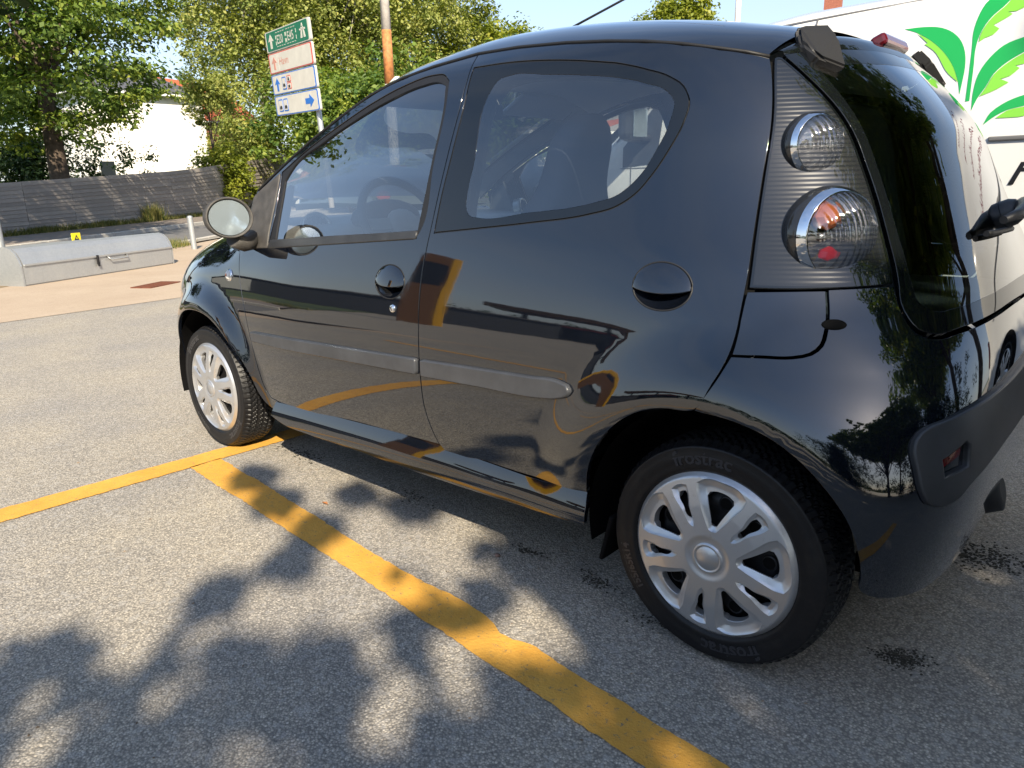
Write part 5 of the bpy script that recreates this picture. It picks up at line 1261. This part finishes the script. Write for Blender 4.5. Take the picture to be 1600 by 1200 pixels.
art = empty('leaf_artwork', (0, 0, 0), parent=van)
for k, (dk, lt) in LEAVES.items():
    van_sheet('dark_leaf', dk, M['leaf_print_dark'], 0.0015, art); van_sheet('lime_leaf', lt, M['leaf_print_light'], 0.0030, art)
strip_line('roof_seam', [(1.50, 1.935), (1.06, 1.952), (0.6, 1.962), (-0.4, 1.962), (-1.8, 1.93)], 0.008, M['van_seam'])
strip_line('door_seam', [(2.236, 0.55), (2.236, 0.9), (2.234, 1.30)], 0.008, M['van_seam'])
strip_line('door_seam', [(1.062, 0.30), (1.06, 1.0), (1.06, 1.95)], 0.009, M['van_seam'])
strip_line('door_seam', [(-0.12, 0.30), (-0.12, 0.9), (-0.12, 1.20)], 0.009, M['van_seam'])
strip_line('flank_crease', [(2.32, 1.174), (2.1, 1.174), (1.2, 1.174)], 0.007, M['van_seam'])
strip_line('flank_crease', [(2.32, 0.86), (1.8, 0.86), (1.1, 0.86)], 0.006, M['van_seam'])
b = MB(); b.box((-0.85, -2.298, 1.248), (1.95, 0.020, 0.022), bev=0.006); b.build('slide_rail', M['van_seam'], van)
van_sheet('side_window', [(1.98, 1.30), (1.84, 1.72), (1.72, 1.80), (1.20, 1.82), (1.14, 1.34)], M['window'] if False else M['black_gloss'], 0.003, rings=None)
van_sheet('window_corner', [(2.30, 1.18), (2.30, 1.31), (2.02, 1.62), (1.985, 1.62), (2.03, 1.20)], M['moulding'], 0.004)
strip_line('pillar_seam', [(2.36, 1.352), (2.20, 1.49), (2.0, 1.655), (1.86, 1.765)], 0.012, M['van_seam'])
b = MB(); b.loft([[(2.62 - t * 0.80, y * (0.86 - 0.10 * t) - 3.25, 1.255 + t * 0.62) for y in np.linspace(-1, 1, 9)] for t in np.linspace(0, 1, 6)])
b.v = [(x + 0.02, y, z + 0.03) for x, y, z in b.v]; b.build('windscreen', M['black_gloss'], van)
b = MB(); b.box((2.10, -2.10, 1.45), (0.12, 0.20, 0.22), bev=0.045); vm = b.build('wing_mirror', M['trim'], van)
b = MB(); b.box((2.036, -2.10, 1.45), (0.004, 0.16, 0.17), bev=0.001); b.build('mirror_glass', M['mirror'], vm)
b = MB(); b.box((2.13, -2.23, 1.365), (0.10, 0.20, 0.05), bev=0.02); b.build('mirror_arm', M['trim'], vm)
for wx in (-1.45, 2.35):
    for s in (1, -1):
        w = empty('wheel', (wx, -3.25 + 0.95 * s, 0.33), parent=van); w.scale = (1.2, 1.2, 1.2); w.rotation_euler = (0, 0.3, 0 if s > 0 else pi)
        link_mesh('tyre', tyre_me, M['tyre'], w); link_mesh('hub_cover', cover_me, M['cover'], w)
        if s > 0:
            b = MB(); b.lathe([(0.0, 0.004), (0.40, 0.004)], 40, Matrix.Translation((wx, -2.3, 0.34)) @ Matrix.Rotation(radians(-90), 4, 'X')); b.build('wheel_arch', M['dark'], van)
vt = empty('lettering', (0, 0, 0), parent=van)
def vtext(s, size, x, z, mat, nm, shear=0.0, sx=1.0):
    me = text_mesh(s, size, align='LEFT', shear=shear); o = link_mesh(nm, me, mat, vt); o.location = (x, yv(z + 0.05) + 0.004, z); o.rotation_euler = (pi / 2 - 0.04, 0, pi); o.scale = (sx, 1, 1)
vtext('P', 0.21, 0.030, 1.025, M['print_black'], 'script_letter', 0.35, 1.1)
for k, s in enumerate(('• Gratis rådgivning', '• Salg | Indretning', '• Planteudlejning', '• Plantevedligeholdelse')): vtext(s, 0.115, -0.27, 1.84 - k * 0.125, M['print_maroon'], 'text_line')
b = MB(); b.box((-2.17, -2.38, 1.0), (0.05, 0.12, 0.42), bev=0.01); b.build('tail_lamp', M['red_lens'], van)
b = MB(); b.box((-2.17, -3.25, 0.42), (0.12, 1.75, 0.22), bev=0.03); b.build('bumper', M['trim'], van)

# ================================================================ the dark car in the distance
fc = tag(empty('far_car', at((0.800, -0.600), 18.0), rz=math.atan2(-0.12, 0.99)), 'dark hatchback with lit red tail lamps seen through the front door window', 'car')
prof = [(-2.0, 0.45, 0.98), (-1.97, 0.62, 1.02), (-1.85, 0.70, 1.12), (-1.6, 0.75, 1.46), (-1.2, 0.78, 1.56), (-0.4, 0.78, 1.60), (0.2, 0.77, 1.57), (0.6, 0.74, 1.42), (1.05, 0.76, 1.10), (1.5, 0.78, 1.0), (1.95, 0.72, 0.86), (2.08, 0.55, 0.70)]
rows = []
for x, w, zt in prof:
    wb = max(0.60, min(0.86, w + 0.08)); zb = min(0.95, zt - 0.05); cab = (zt - zb) > 0.12
    L = [(x, wb * 0.93, 0.28), (x, wb, 0.5), (x, wb, 0.75), (x, wb * 0.97, zb), (x, (w * 0.82 if cab else wb * 0.90), zb + (zt - zb) * 0.85), (x, w * 0.66, zt), (x, 0, zt + 0.02)]
    rows.append(L + [(p[0], -p[1], p[2]) for p in L[::-1][1:]])
b = MB(); b.loft(rows); b.add(rows[0], [tuple(range(len(rows[0])))]); b.add(rows[-1], [tuple(range(len(rows[-1])))]); b.build('body', M['far_paint'], fc)
b = MB(); b.loft([[(-2.005 + 0.0, y, 1.06) for y in np.linspace(-0.62, 0.62, 7)], [(-1.88, y * 0.95, 1.16) for y in np.linspace(-0.62, 0.62, 7)], [(-1.63, y * 0.86, 1.45) for y in np.linspace(-0.62, 0.62, 7)]]); b.v = [(x - 0.05, y, z + 0.03) for x, y, z in b.v]; b.build('rear_window', M['black_gloss'], fc)
for s in (1, -1):
    b = MB(); b.ball((-1.94, 0.64 * s, 0.93), (0.12, 0.17, 0.115), 14, 8); b.build('tail_lamp', M['red_lens'], fc)
    for pts in ([(-1.45, 1.05), (-0.72, 1.02), (-0.72, 1.47), (-1.25, 1.44)], [(-0.62, 1.02), (0.25, 1.0), (0.55, 1.05), (0.12, 1.46), (-0.62, 1.48)]):
        b = MB(); b.prism([(x, z) for x, z in pts], -0.01, 0.01, Matrix(((1, 0, 0, 0), (0, 0, 1, 0.79 * s), (0, 1, 0, 0), (0, 0, 0, 1)))); b.v = [(x, y - s * 0.18 * max(0, z - 1.0), z) for x, y, z in b.v]; b.build('side_window', M['pane'], fc)
    for wx in (-1.25, 1.35):
        b = MB(); q = Matrix.Translation((wx, 0.74 * s, 0.31)) @ Matrix.Rotation(radians(-90 * s), 4, 'X'); b.lathe([(0, 0.10), (0.2, 0.11), (0.21, 0.12), (0.31, 0.12), (0.31, -0.08)], 28, q); b.build('wheel', M['tyre'], fc)
b = MB(); b.box((-1.60, 0, 1.53), (0.08, 0.34, 0.035)); b.build('brake_light', M['red_lens'], fc)

# ================================================================ trees
def clump_leaves(centres, sizes, per, leaf_sz, seed, droop=0.0, flat=0.6):
    r = np.random.default_rng(seed); n = len(centres) * per
    C_ = np.repeat(centres, per, 0); S_ = np.repeat(sizes, per, 0)
    d = r.normal(0, 1, (n, 3)); d /= np.linalg.norm(d, axis=1)[:, None]; rad = r.uniform(0, 1, n) ** 0.45
    off = d * rad[:, None] * S_[:, None]; off[:, 2] *= flat
    off[:, 2] -= droop * np.linalg.norm(off[:, :2], axis=1)
    P = C_ + off
    nrm = d * 0.7 + np.array([0, 0, 0.75]) + r.normal(0, 0.45, (n, 3)); nrm /= np.linalg.norm(nrm, axis=1)[:, None]
    a = np.cross(nrm, r.normal(0, 1, (n, 3))); a /= np.linalg.norm(a, axis=1)[:, None]; c = np.cross(nrm, a)
    s = leaf_sz * r.uniform(0.6, 1.25, n)[:, None]
    V = np.empty((n, 4, 3)); V[:, 0] = P - a * s; V[:, 1] = P + c * s * 0.62; V[:, 2] = P + a * s; V[:, 3] = P - c * s * 0.62
    V[:, 0] -= nrm * s * 0.25; V[:, 2] -= nrm * s * 0.25
    ct = np.repeat(r.uniform(-0.28, 0.28, len(centres)), per)
    tint = np.clip(0.42 + ct + r.normal(0, 0.16, n), 0, 1)
    return V.reshape(-1, 3), tint
def crown_mesh(name, env, n_cl, per, leaf_sz, cl_size, seed, droop=0.0, flat=0.6, inner=0.35):
    """env(dirs) gives, for unit directions, the crown's radius; clumps fill the outer shell and some of the inside"""
    r = np.random.default_rng(seed); d = r.normal(0, 1, (n_cl, 3)); d /= np.linalg.norm(d, axis=1)[:, None]
    rad = env(d) * np.where(r.uniform(0, 1, n_cl) < inner, r.uniform(0.25, 0.8, n_cl), r.uniform(0.78, 1.05, n_cl))
    C_ = d * rad[:, None]; sz = cl_size * r.uniform(0.6, 1.35, n_cl)
    V, tint = clump_leaves(C_, sz, per, leaf_sz, seed + 1, droop, flat)
    me = np_mesh(name, V, np.arange(len(V)).reshape(-1, 4)); a = me.attributes.new('tint', 'FLOAT', 'FACE'); a.data.foreach_set('value', tint.astype(np.float32))
    return me, C_
def trunk_mesh(name, h, r0, tips, seed, fork=0.45, lean=(0, 0)):
    r = random.Random(seed); b = MB(); pts = [(lean[0] * t * t * h + r.uniform(-0.05, 0.05) * h * 0.1 * t, lean[1] * t * t * h, t * h) for t in np.linspace(0, 1, 9)]
    b.tube([(pts[0][0], pts[0][1], -0.3)] + pts, [r0 * 1.5] + [r0 * (1.15 if t == 0 else 1) * (1 - 0.72 * t) for t in np.linspace(0, 1, 9)], 12)
    for q in tips:
        t = r.uniform(fork, 0.95); base = Vector(pts[int(t * 8)]); tip = Vector(q); mid = base.lerp(tip, 0.5) + Vector((r.uniform(-.3, .3), r.uniform(-.3, .3), r.uniform(0, 0.5)))
        r1 = r0 * (1 - 0.72 * t) * 0.5; b.tube([base, mid, tip], [r1, r1 * 0.6, r1 * 0.15], 7, caps=False)
    return b.mesh(name)
def tree(name, pos, h, cz, env, n_cl, per, leaf_sz, cl_size, mat, bark, r0, seed, label, cat='tree', group=None, droop=0.0, flat=0.6, limbs=16, inner=0.35, lean=(0, 0)):
    e = tag(empty(name, pos), label, cat, group)
    me, C_ = crown_mesh('crown', env, n_cl, per, leaf_sz, cl_size, seed, droop, flat, inner); c = link_mesh('crown', me, M[mat], e); c.location = (lean[0] * h * 0.4, lean[1] * h * 0.4, cz)
    r = random.Random(seed); tips = [C_[r.randrange(len(C_))] * 0.85 + np.array([lean[0] * h * 0.4, lean[1] * h * 0.4, cz]) for _ in range(limbs)]
    link_mesh('trunk', trunk_mesh('trunk', h, r0, tips, seed, lean=lean), M[bark], e); return e
def env_ell(rx, ry, rz, low=1.0, bumps=0.18, seed=0):
    r = np.random.default_rng(seed); K = r.normal(0, 1, (7, 3)) * 2.2; ph = r.uniform(0, 6, 7)
    def f(d):
        base = 1 / np.sqrt((d[:, 0] / rx) ** 2 + (d[:, 1] / ry) ** 2 + (d[:, 2] / np.where(d[:, 2] > 0, rz, rz * low)) ** 2)
        return base * (1 + bumps * np.sin(d @ K.T + ph).sum(1) / 2.6)
    return f
copies = []
def again(src, pos, rz, sc, label):
    o = src.copy(); COL.objects.link(o); o.location = pos; o.rotation_euler = (0, 0, rz); o.scale = (sc, sc, sc); o['label'] = label
    for ch in src.children:
        c = ch.copy(); COL.objects.link(c); c.parent = o
    return o
maple = tree('maple_tree', at((0.955, -0.297), 30.0), 9.5, 6.9, env_ell(4.9, 4.9, 6.2, 0.72, 0.2, 1), 430, 110, 0.092, 0.85, 'leaf_maple', 'bark', 0.36, 11, 'large dark green maple spreading over the board fence at far left', flat=0.42, limbs=26, inner=0.4)
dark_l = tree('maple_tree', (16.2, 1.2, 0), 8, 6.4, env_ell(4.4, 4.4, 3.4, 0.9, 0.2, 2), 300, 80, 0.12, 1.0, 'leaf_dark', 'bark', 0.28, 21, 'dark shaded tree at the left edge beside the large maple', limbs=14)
birch_e = lambda s: env_ell(4.6, 4.6, 8.2, 1.05, 0.24, s)
birch = tree('birch_tree', at((0.861, -0.5085), 51.0), 17, 10.5, birch_e(3), 330, 85, 0.11, 0.90, 'leaf_birch', 'bark_birch', 0.34, 31, 'tall birch standing left of the direction sign', group='tall birches behind the fence', droop=0.55, flat=1.0, limbs=22)
again(birch, at((0.835, -0.55), 50.0), 2.0, 1.12, 'tall birch standing directly behind the direction sign boards')
again(birch, at((0.790, -0.613), 52.0), 4.2, 1.15, 'tall birch rising just left of the orange-based lamp post')
again(birch, at((0.748, -0.664), 56.0), 1.1, 1.10, 'tall birch rising just right of the orange-based lamp post')
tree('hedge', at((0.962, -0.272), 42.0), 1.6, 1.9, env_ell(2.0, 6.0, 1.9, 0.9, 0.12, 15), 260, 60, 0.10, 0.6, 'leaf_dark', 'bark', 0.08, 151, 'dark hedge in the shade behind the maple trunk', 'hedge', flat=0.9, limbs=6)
yel = tree('lime_tree', at((0.700, -0.714), 58.0), 9, 8.2, env_ell(5.4, 5.4, 6.0, 0.9, 0.22, 4), 360, 80, 0.15, 1.1, 'leaf_yellow', 'bark', 0.28, 41, 'sunlit yellow-green tree at the right end of the tree row', flat=0.7, limbs=14)
small = tree('garden_tree', at((0.8925, -0.451), 40.0), 5.2, 5.75, env_ell(1.15, 1.15, 1.9, 1.0, 0.28, 5), 80, 60, 0.085, 0.42, 'leaf_birch', 'bark', 0.10, 51, 'small bushy tree in front of the white house corner', flat=0.8, limbs=10)
tree('garden_shrub', at((0.888, -0.460), 40.0), 1.8, 1.75, env_ell(1.5, 1.5, 1.8, 0.9, 0.2, 6), 90, 70, 0.09, 0.5, 'leaf_yellow', 'bark', 0.06, 61, 'bright yellow-green shrub to the right of the white house', 'shrub', flat=0.8, limbs=6)
tree('garden_tree', at((0.874, -0.486), 47.0), 3.6, 3.6, env_ell(1.7, 1.7, 2.8, 1.0, 0.25, 7), 120, 70, 0.10, 0.7, 'leaf_birch', 'bark', 0.14, 71, 'green garden tree between the shrub and the birch trunk', flat=0.8, limbs=8)
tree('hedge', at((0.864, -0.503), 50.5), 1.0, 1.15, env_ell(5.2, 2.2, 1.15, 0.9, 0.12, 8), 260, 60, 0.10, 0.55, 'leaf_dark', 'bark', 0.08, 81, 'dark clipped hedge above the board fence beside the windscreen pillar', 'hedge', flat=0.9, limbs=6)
tree('oak_tree', at((0.493, -0.870), 52.0), 8.5, 9.4, env_ell(2.9, 2.9, 2.7, 0.9, 0.2, 9), 220, 80, 0.13, 0.8, 'leaf_yellow', 'bark', 0.3, 91, 'round sunlit treetop showing above the middle of the car roof', limbs=12)
bushy = tree('garden_tree', at((0.790, -0.613), 40.0), 3.4, 3.2, env_ell(3.0, 3.0, 2.9, 0.95, 0.2, 10), 240, 70, 0.12, 0.8, 'leaf_maple', 'bark', 0.16, 101, 'leafy tree seen through the front door window behind the far car', group='trees seen through the car windows', limbs=8)
again(bushy, at((0.815, -0.58), 44.0), 1.0, 1.15, 'leafy tree seen through the left half of the front door window')
again(bushy, at((0.765, -0.644), 42.0), 2.6, 1.2, 'leafy tree seen through the right half of the front door window')
again(bushy, at((0.685, -0.728), 36.0), 3.9, 1.1, 'leafy tree seen through the windscreen corner of the rear door window')
again(bushy, at((0.545, -0.838), 47.0), 0.7, 1.15, 'leafy treetop above the orange awning seen through the rear door window')

# trees behind the camera: they throw the dappled shade and show in the paint
# the nearest has a low, wide, flat crown: leaves are cut so sun spots and shade land at set places
SUN_SPOTS = [(1.08, 1.68, 0.09), (1.02, 1.43, 0.06), (0.92, 1.85, 0.06), (0.86, 1.91, 0.05), (0.66, 1.73, 0.04), (0.59, 1.69, 0.03), (0.55, 1.6, 0.07), (1.09, 1.89, 0.04), (0.95, 1.15, 0.12), (0.61, 1.25, 0.06), (0.45, 1.32, 0.08), (0.47, 1.15, 0.06), (0.36, 1.21, 0.06), (0.26, 1.23, 0.04), (0.39, 1.44, 0.05), (0.33, 1.4, 0.05), (0.81, 0.84, 0.07), (0.69, 0.82, 0.07), (0.49, 0.89, 0.08), (0.39, 0.96, 0.05), (0.28, 0.91, 0.05), (0.37, 0.79, 0.05), (1.02, 0.71, 0.12), (0.84, 0.66, 0.07), (1.15, 0.86, 0.15), (1.12, 0.96, 0.08), (0.79, 1.05, 0.09), (0.5, 1.06, 0.06), (0.06, 1.09, 0.06), (0.68, 1.41, 0.03), (0.85, 1.35, 0.04), (-0.42, 0.14, 0.11), (-0.31, 0.32, 0.07), (-0.47, 0.38, 0.07), (-0.56, 0.46, 0.06), (-0.42, 0.53, 0.05), (-0.52, 0.08, 0.07), (-0.55, 0.63, 0.04), (-0.42, -0.06, 0.07), (-0.29, 0.78, 0.03), (0.18, 1.13, 0.03), (-0.16, 0.87, 0.03), (-0.09, 1.09, 0.03), (0.5, 1.4, 0.03), (0.79, 1.59, 0.03), (0.92, 0.9, 0.06), (0.84, 1.71, 0.03), (0.43, 1.55, 0.03)]
EDGE = [(1.44, 1.92), (1.38, 1.85), (1.37, 1.77), (1.24, 1.68), (1.18, 1.56), (1.06, 1.5), (1.03, 1.43), (0.95, 1.36), (0.88, 1.29), (0.80, 1.24), (0.80, 1.14), (0.88, 1.03), (0.93, 0.93), (0.95, 0.87), (0.88, 0.82), (0.98, 0.64)]
_k = SUN_DIR.x / SUN_DIR.z, SUN_DIR.y / SUN_DIR.z
rr_ = np.random.default_rng(44)
SHADE = np.array([(1.45, 5.6)] + EDGE + [(0.98, 0.2), (1.05, -1.2), (0.9, -2.4), (-0.6, -2.9), (-4.0, -2.6), (-6.5, -0.5), (-7.2, 3.0), (-5.5, 5.4), (-2.0, 6.2)])
holes_ = [(x, y, max(r * 0.85 + 0.016, 0.06)) for x, y, r in SUN_SPOTS] + [(*rr_.uniform((-6.5, -2.5), (-0.9, 5.5)), rr_.uniform(0.09, 0.2)) for _ in range(110)] + [(*rr_.uniform((-0.9, 2.1), (1.3, 5.5)), rr_.uniform(0.09, 0.17)) for _ in range(26)] + [(*rr_.uniform((-0.7, -2.3), (0.9, -0.1)), rr_.uniform(0.08, 0.15)) for _ in range(12)]
cl = []
while len(cl) < 1500:
    q = rr_.uniform((-7.3, -3.0), (1.7, 6.3), (1, 2))
    if inside(SHADE, q)[0] and not (dist_poly(SHADE, q)[0] < 0.12): cl.append(q[0])
DARK_SPOTS = [(1.17, 1.39, 0.055), (1.16, 1.16, 0.045), (1.61, 0.95, 0.07), (1.3, 0.96, 0.07), (1.89, 0.87, 0.06), (1.19, 0.64, 0.06), (1.44, 0.71, 0.05)]
for x, y, r in DARK_SPOTS: cl += [np.array((x, y))] * 3
cl = np.array(cl); zz_ = rr_.normal(4.5, 0.32, len(cl))
cen = np.stack([cl[:, 0] + zz_ * _k[0], cl[:, 1] + zz_ * _k[1], zz_], 1)
siz = np.full(len(cl), 0.34); siz[-3 * len(DARK_SPOTS):] = 0.09
V, tint = clump_leaves(cen, siz, 46, 0.085, 45, 0, 0.7)
P4 = V.reshape(-1, 4, 3); pc = P4.mean(1); gp = np.stack([pc[:, 0] - pc[:, 2] * _k[0], pc[:, 1] - pc[:, 2] * _k[1]], 1)
ok = inside(SHADE, gp) | (np.min([np.hypot(gp[:, 0] - x, gp[:, 1] - y) - r for x, y, r in DARK_SPOTS], axis=0) < 0)
for x, y, r in holes_: ok &= np.hypot(gp[:, 0] - x, gp[:, 1] - y) > r
P4 = P4[ok]; tint = tint[ok]; base_ = np.array((-9.4, 5.6, 0.0)); V = P4.reshape(-1, 3) - base_
near = tag(empty('shade_tree', tuple(base_)), 'low spreading leafy tree behind the camera, crown shaped to cast set shade on the asphalt', 'tree', 'trees around the parking bays')
me = np_mesh('crown', V, np.arange(len(V)).reshape(-1, 4)); a = me.attributes.new('tint', 'FLOAT', 'FACE'); a.data.foreach_set('value', tint.astype(np.float32)); link_mesh('crown', me, M['leaf_maple'], near)
tips = [cen[k] - base_ for k in rr_.integers(0, 620, 26)]
link_mesh('trunk', trunk_mesh('trunk', 4.0, 0.22, tips, 46, fork=0.5), M['bark'], near)
sh = tree('shade_tree', (-16.0, 5.8, 0), 7.2, 6.6, env_ell(3.7, 4.2, 2.6, 0.8, 0.15, 12), 330, 44, 0.120, 0.55, 'leaf_maple', 'bark', 0.24, 121, 'leafy tree to the right behind the black car', group='trees around the parking bays', flat=0.55, limbs=18, inner=0.3)
again(sh, (-9.0, -5.0, 0), 4.0, 1.5, 'leafy tree behind the rear of the white van')
again(sh, (-12.6, -3.2, 0), 5.2, 1.6, 'tallest leafy tree straight behind the black car')
again(sh, (-16.5, 9.5, 0), 1.2, 1.2, 'leafy tree farthest behind the camera')
again(sh, (-6.8, -7.6, 0), 3.1, 1.35, 'leafy tree behind the white van, nearest to its rear doors')
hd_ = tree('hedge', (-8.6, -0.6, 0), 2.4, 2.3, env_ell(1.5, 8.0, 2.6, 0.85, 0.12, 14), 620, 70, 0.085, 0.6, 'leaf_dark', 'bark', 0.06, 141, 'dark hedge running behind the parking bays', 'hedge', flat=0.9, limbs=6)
again(hd_, (-6.2, 12.4, 0), -0.76, 1.0, 'dark hedge at the corner of the lot behind the camera')
# far wooded hills on the camera's side: one mass
r = np.random.default_rng(77); n = 900
az = r.uniform(radians(-75), radians(85), n); D = r.uniform(75, 125, n); hgt = (5.5 + 3.2 * np.sin(az * 3.1 + 0.6) + 1.5 * np.sin(az * 9)) * (0.5 + 0.7 * (D - 75) / 50)
Cc = np.stack([np.sin(az) * D, np.cos(az) * D, r.uniform(0.2, 1.0, n) * np.maximum(hgt, 2)], 1)
V, tint = clump_leaves(Cc, r.uniform(1.6, 3.2, n), 26, 0.62, 5, 0, 0.8)
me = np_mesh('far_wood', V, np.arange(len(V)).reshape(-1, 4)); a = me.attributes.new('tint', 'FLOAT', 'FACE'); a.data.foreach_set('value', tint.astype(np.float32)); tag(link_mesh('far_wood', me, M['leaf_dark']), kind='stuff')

# ================================================================ houses
def house(name, pos, rz, sx, sy, ze, zr, wall, roofm, label, hip=True, over=0.45, windows=(), base=0.0):
    e = tag(empty(name, pos, rz), label, 'house'); b = MB(); b.box((0, 0, ze / 2), (sx, sy, ze)); w = b.build('wall', M[wall], e)
    X, Yh = sx / 2 + over, sy / 2 + over; rl = max(0.0, sy / 2 - sx / 2) if hip else Yh
    V = [(-X, -Yh, ze + 0.03), (X, -Yh, ze + 0.03), (X, Yh, ze + 0.03), (-X, Yh, ze + 0.03), (0, -rl, zr), (0, rl, zr)]
    b = MB(); b.add(V, [(0, 1, 4), (1, 2, 5, 4), (2, 3, 5), (3, 0, 4, 5), (3, 2, 1, 0)]); rf = b.build('roof', M[roofm], e)
    b = MB()
    for c, s in (((-X, 0, ze - 0.02), (0.14, 2 * Yh + 0.14, 0.12)), ((X, 0, ze - 0.02), (0.14, 2 * Yh + 0.14, 0.12)), ((0, Yh, ze - 0.02), (2 * X - 0.14, 0.14, 0.12)), ((0, -Yh, ze - 0.02), (2 * X - 0.14, 0.14, 0.12))): b.box(c, s)
    b.build('gutter', M['white_paint'], rf)
    for (face_, a, z, w_, h_) in windows:
        f = MB()
        if face_ == 'x-': f.box((-sx / 2 - 0.02, a, z), (0.08, w_ + 0.16, h_ + 0.16))
        else: f.box((a, sy / 2 + 0.02, z), (w_ + 0.16, 0.08, h_ + 0.16))
        fo = f.build('window', M['white_paint'], e); g = MB()
        if face_ == 'x-': g.box((-sx / 2 - 0.055, a, z), (0.02, w_, h_))
        else: g.box((a, sy / 2 + 0.055, z), (w_, 0.02, h_))
        g.build('pane', M['pane'], fo)
    return e
hw = house('white_house', (50.8, -17.6, 0), 0.0, 9.6, 7.0, 6.75, 9.2, 'white_wall', 'slate', 'white rendered house with dark slate roof behind the large maple', windows=(('x-', 2.7, 2.0, 0.8, 1.9),))
b = MB(); b.tube([(-4.9, 1.9, 0), (-4.9, 1.9, 6.7)], 0.06, 8); b.build('downpipe', M['white_paint'], hw)
house('brick_house', at((0.909, -0.417), 66.0), 0.3, 8, 9, 6.2, 9.6, 'brick', 'red_tile', 'red tiled house roof peeking out behind the white house', hip=False)
gh_ = house('grey_roof_house', at((0.600, -0.800), 40.0), -0.35, 8, 10, 3.3, 5.6, 'white_wall', 'grey_roof', 'white house with grey roof seen through the rear door window', windows=(('x-', 2.4, 1.8, 0.8, 1.4), ('x-', 0.6, 1.8, 0.8, 1.4), ('x-', -1.6, 1.8, 0.8, 1.4)))
pf = tag(empty('garden_fence', at((0.625, -0.781), 30.0), rz=-0.55), 'dark upright paling fence in front of the grey-roofed house', 'fence')
b = MB(); b.box((0, 0, 0.9), (0.22, 0.03, 1.8)); pal = b.mesh('paling'); pal.materials.append(M['dark_wall'])
for k in range(28): o = link_mesh('paling', pal, None, pf); o.location = (-3.6 + k * 0.27, 0, 0)
aw = tag(empty('awning', at((0.557, -0.830), 34.0), rz=-0.4), 'orange-red awning beside the grey-roofed house', 'awning')
b = MB(); b.loft([[(-1.6, 0, 3.75), (1.6, 0, 3.75)], [(-1.6, 1.8, 3.2), (1.6, 1.8, 3.2)], [(-1.6, 1.8, 3.0), (1.6, 1.8, 3.0)]], smooth=False); b.build('canvas', M['red_tile'], aw)
b = MB()
for x in (-1.5, 1.5): b.tube([(x, 1.75, 0), (x, 1.75, 3.1)], 0.05, 8)
b.build('frame', M['white_paint'], aw)
ch = house('brick_house', at((0.341, -0.940), 34.0), 0.25, 7.0, 9.0, 4.2, 5.9, 'brick', 'red_tile', 'red brick house hidden behind the white van, chimney above the van roof', hip=False)
b = MB(); b.box((0.0, 0.0, 7.2), (0.62, 0.6, 3.2)); b.box((0, 0, 8.86), (0.72, 0.7, 0.12)); b.build('chimney', M['brick'], ch)

# ================================================================ what stands behind the camera and mirrors in the paint
pyl = tag(empty('price_pylon', (15.6, 13.0, 0), rz=radians(-51)), 'brown and black price pylon with a yellow edge behind the camera', 'pylon')
b = MB(); b.box((-0.42, 0, 2.75), (1.04, 0.4, 5.5), bev=0.02); b.build('pylon_body', M['brown_panel'], pyl)
b = MB(); b.box((-1.08, 0, 2.75), (0.30, 0.42, 5.52), bev=0.02); b.build('yellow_edge', M['bright_yellow'], pyl)
b = MB(); b.box((-0.42, -0.21, 4.2), (0.86, 0.02, 1.5)); b.build('price_panel', M['print_black'], pyl)
cn = tag(empty('filling_station', (25.0, 38.5, 0), rz=radians(-33)), 'filling station canopy with brown fascia across the asphalt behind the camera', 'canopy')
b = MB(); b.box((0, 0, 4.75), (16, 8, 0.75)); b.build('fascia', M['brown_panel'], cn)
for x in (-6, 0, 6):
    b = MB(); b.box((x, 0, 2.19), (0.4, 0.4, 4.38)); b.build('column', M['dark_wall'], cn)
b = MB(); b.box((1.5, 7.5, 1.6), (13, 5, 3.2)); b.build('shop', M['dark_wall'], cn)
b = MB(); b.box((1.5, 4.95, 2.9), (12, 0.08, 0.5)); b.build('shop_sign', M['sign_red'], cn)
b = MB(); b.box((1.5, 4.95, 1.4), (11, 0.06, 1.7)); b.build('shop_window', M['pane'], cn)
dw = tag(empty('long_shed', (34, 17, 0), rz=radians(-62)), 'long low dark clad shed across the lot behind the camera', 'shed')
b = MB(); b.box((0, 0, 1.25), (34, 6, 2.5)); b.build('wall', M['dark_wall'], dw)
b = MB(); b.box((0, 0, 2.58), (34.6, 6.6, 0.16)); b.build('roof', M['slate'], dw)
b = MB(); b.box((4, -3.03, 1.2), (5, 0.08, 1.9)); b.build('roller_door', M['sign_back'], dw)
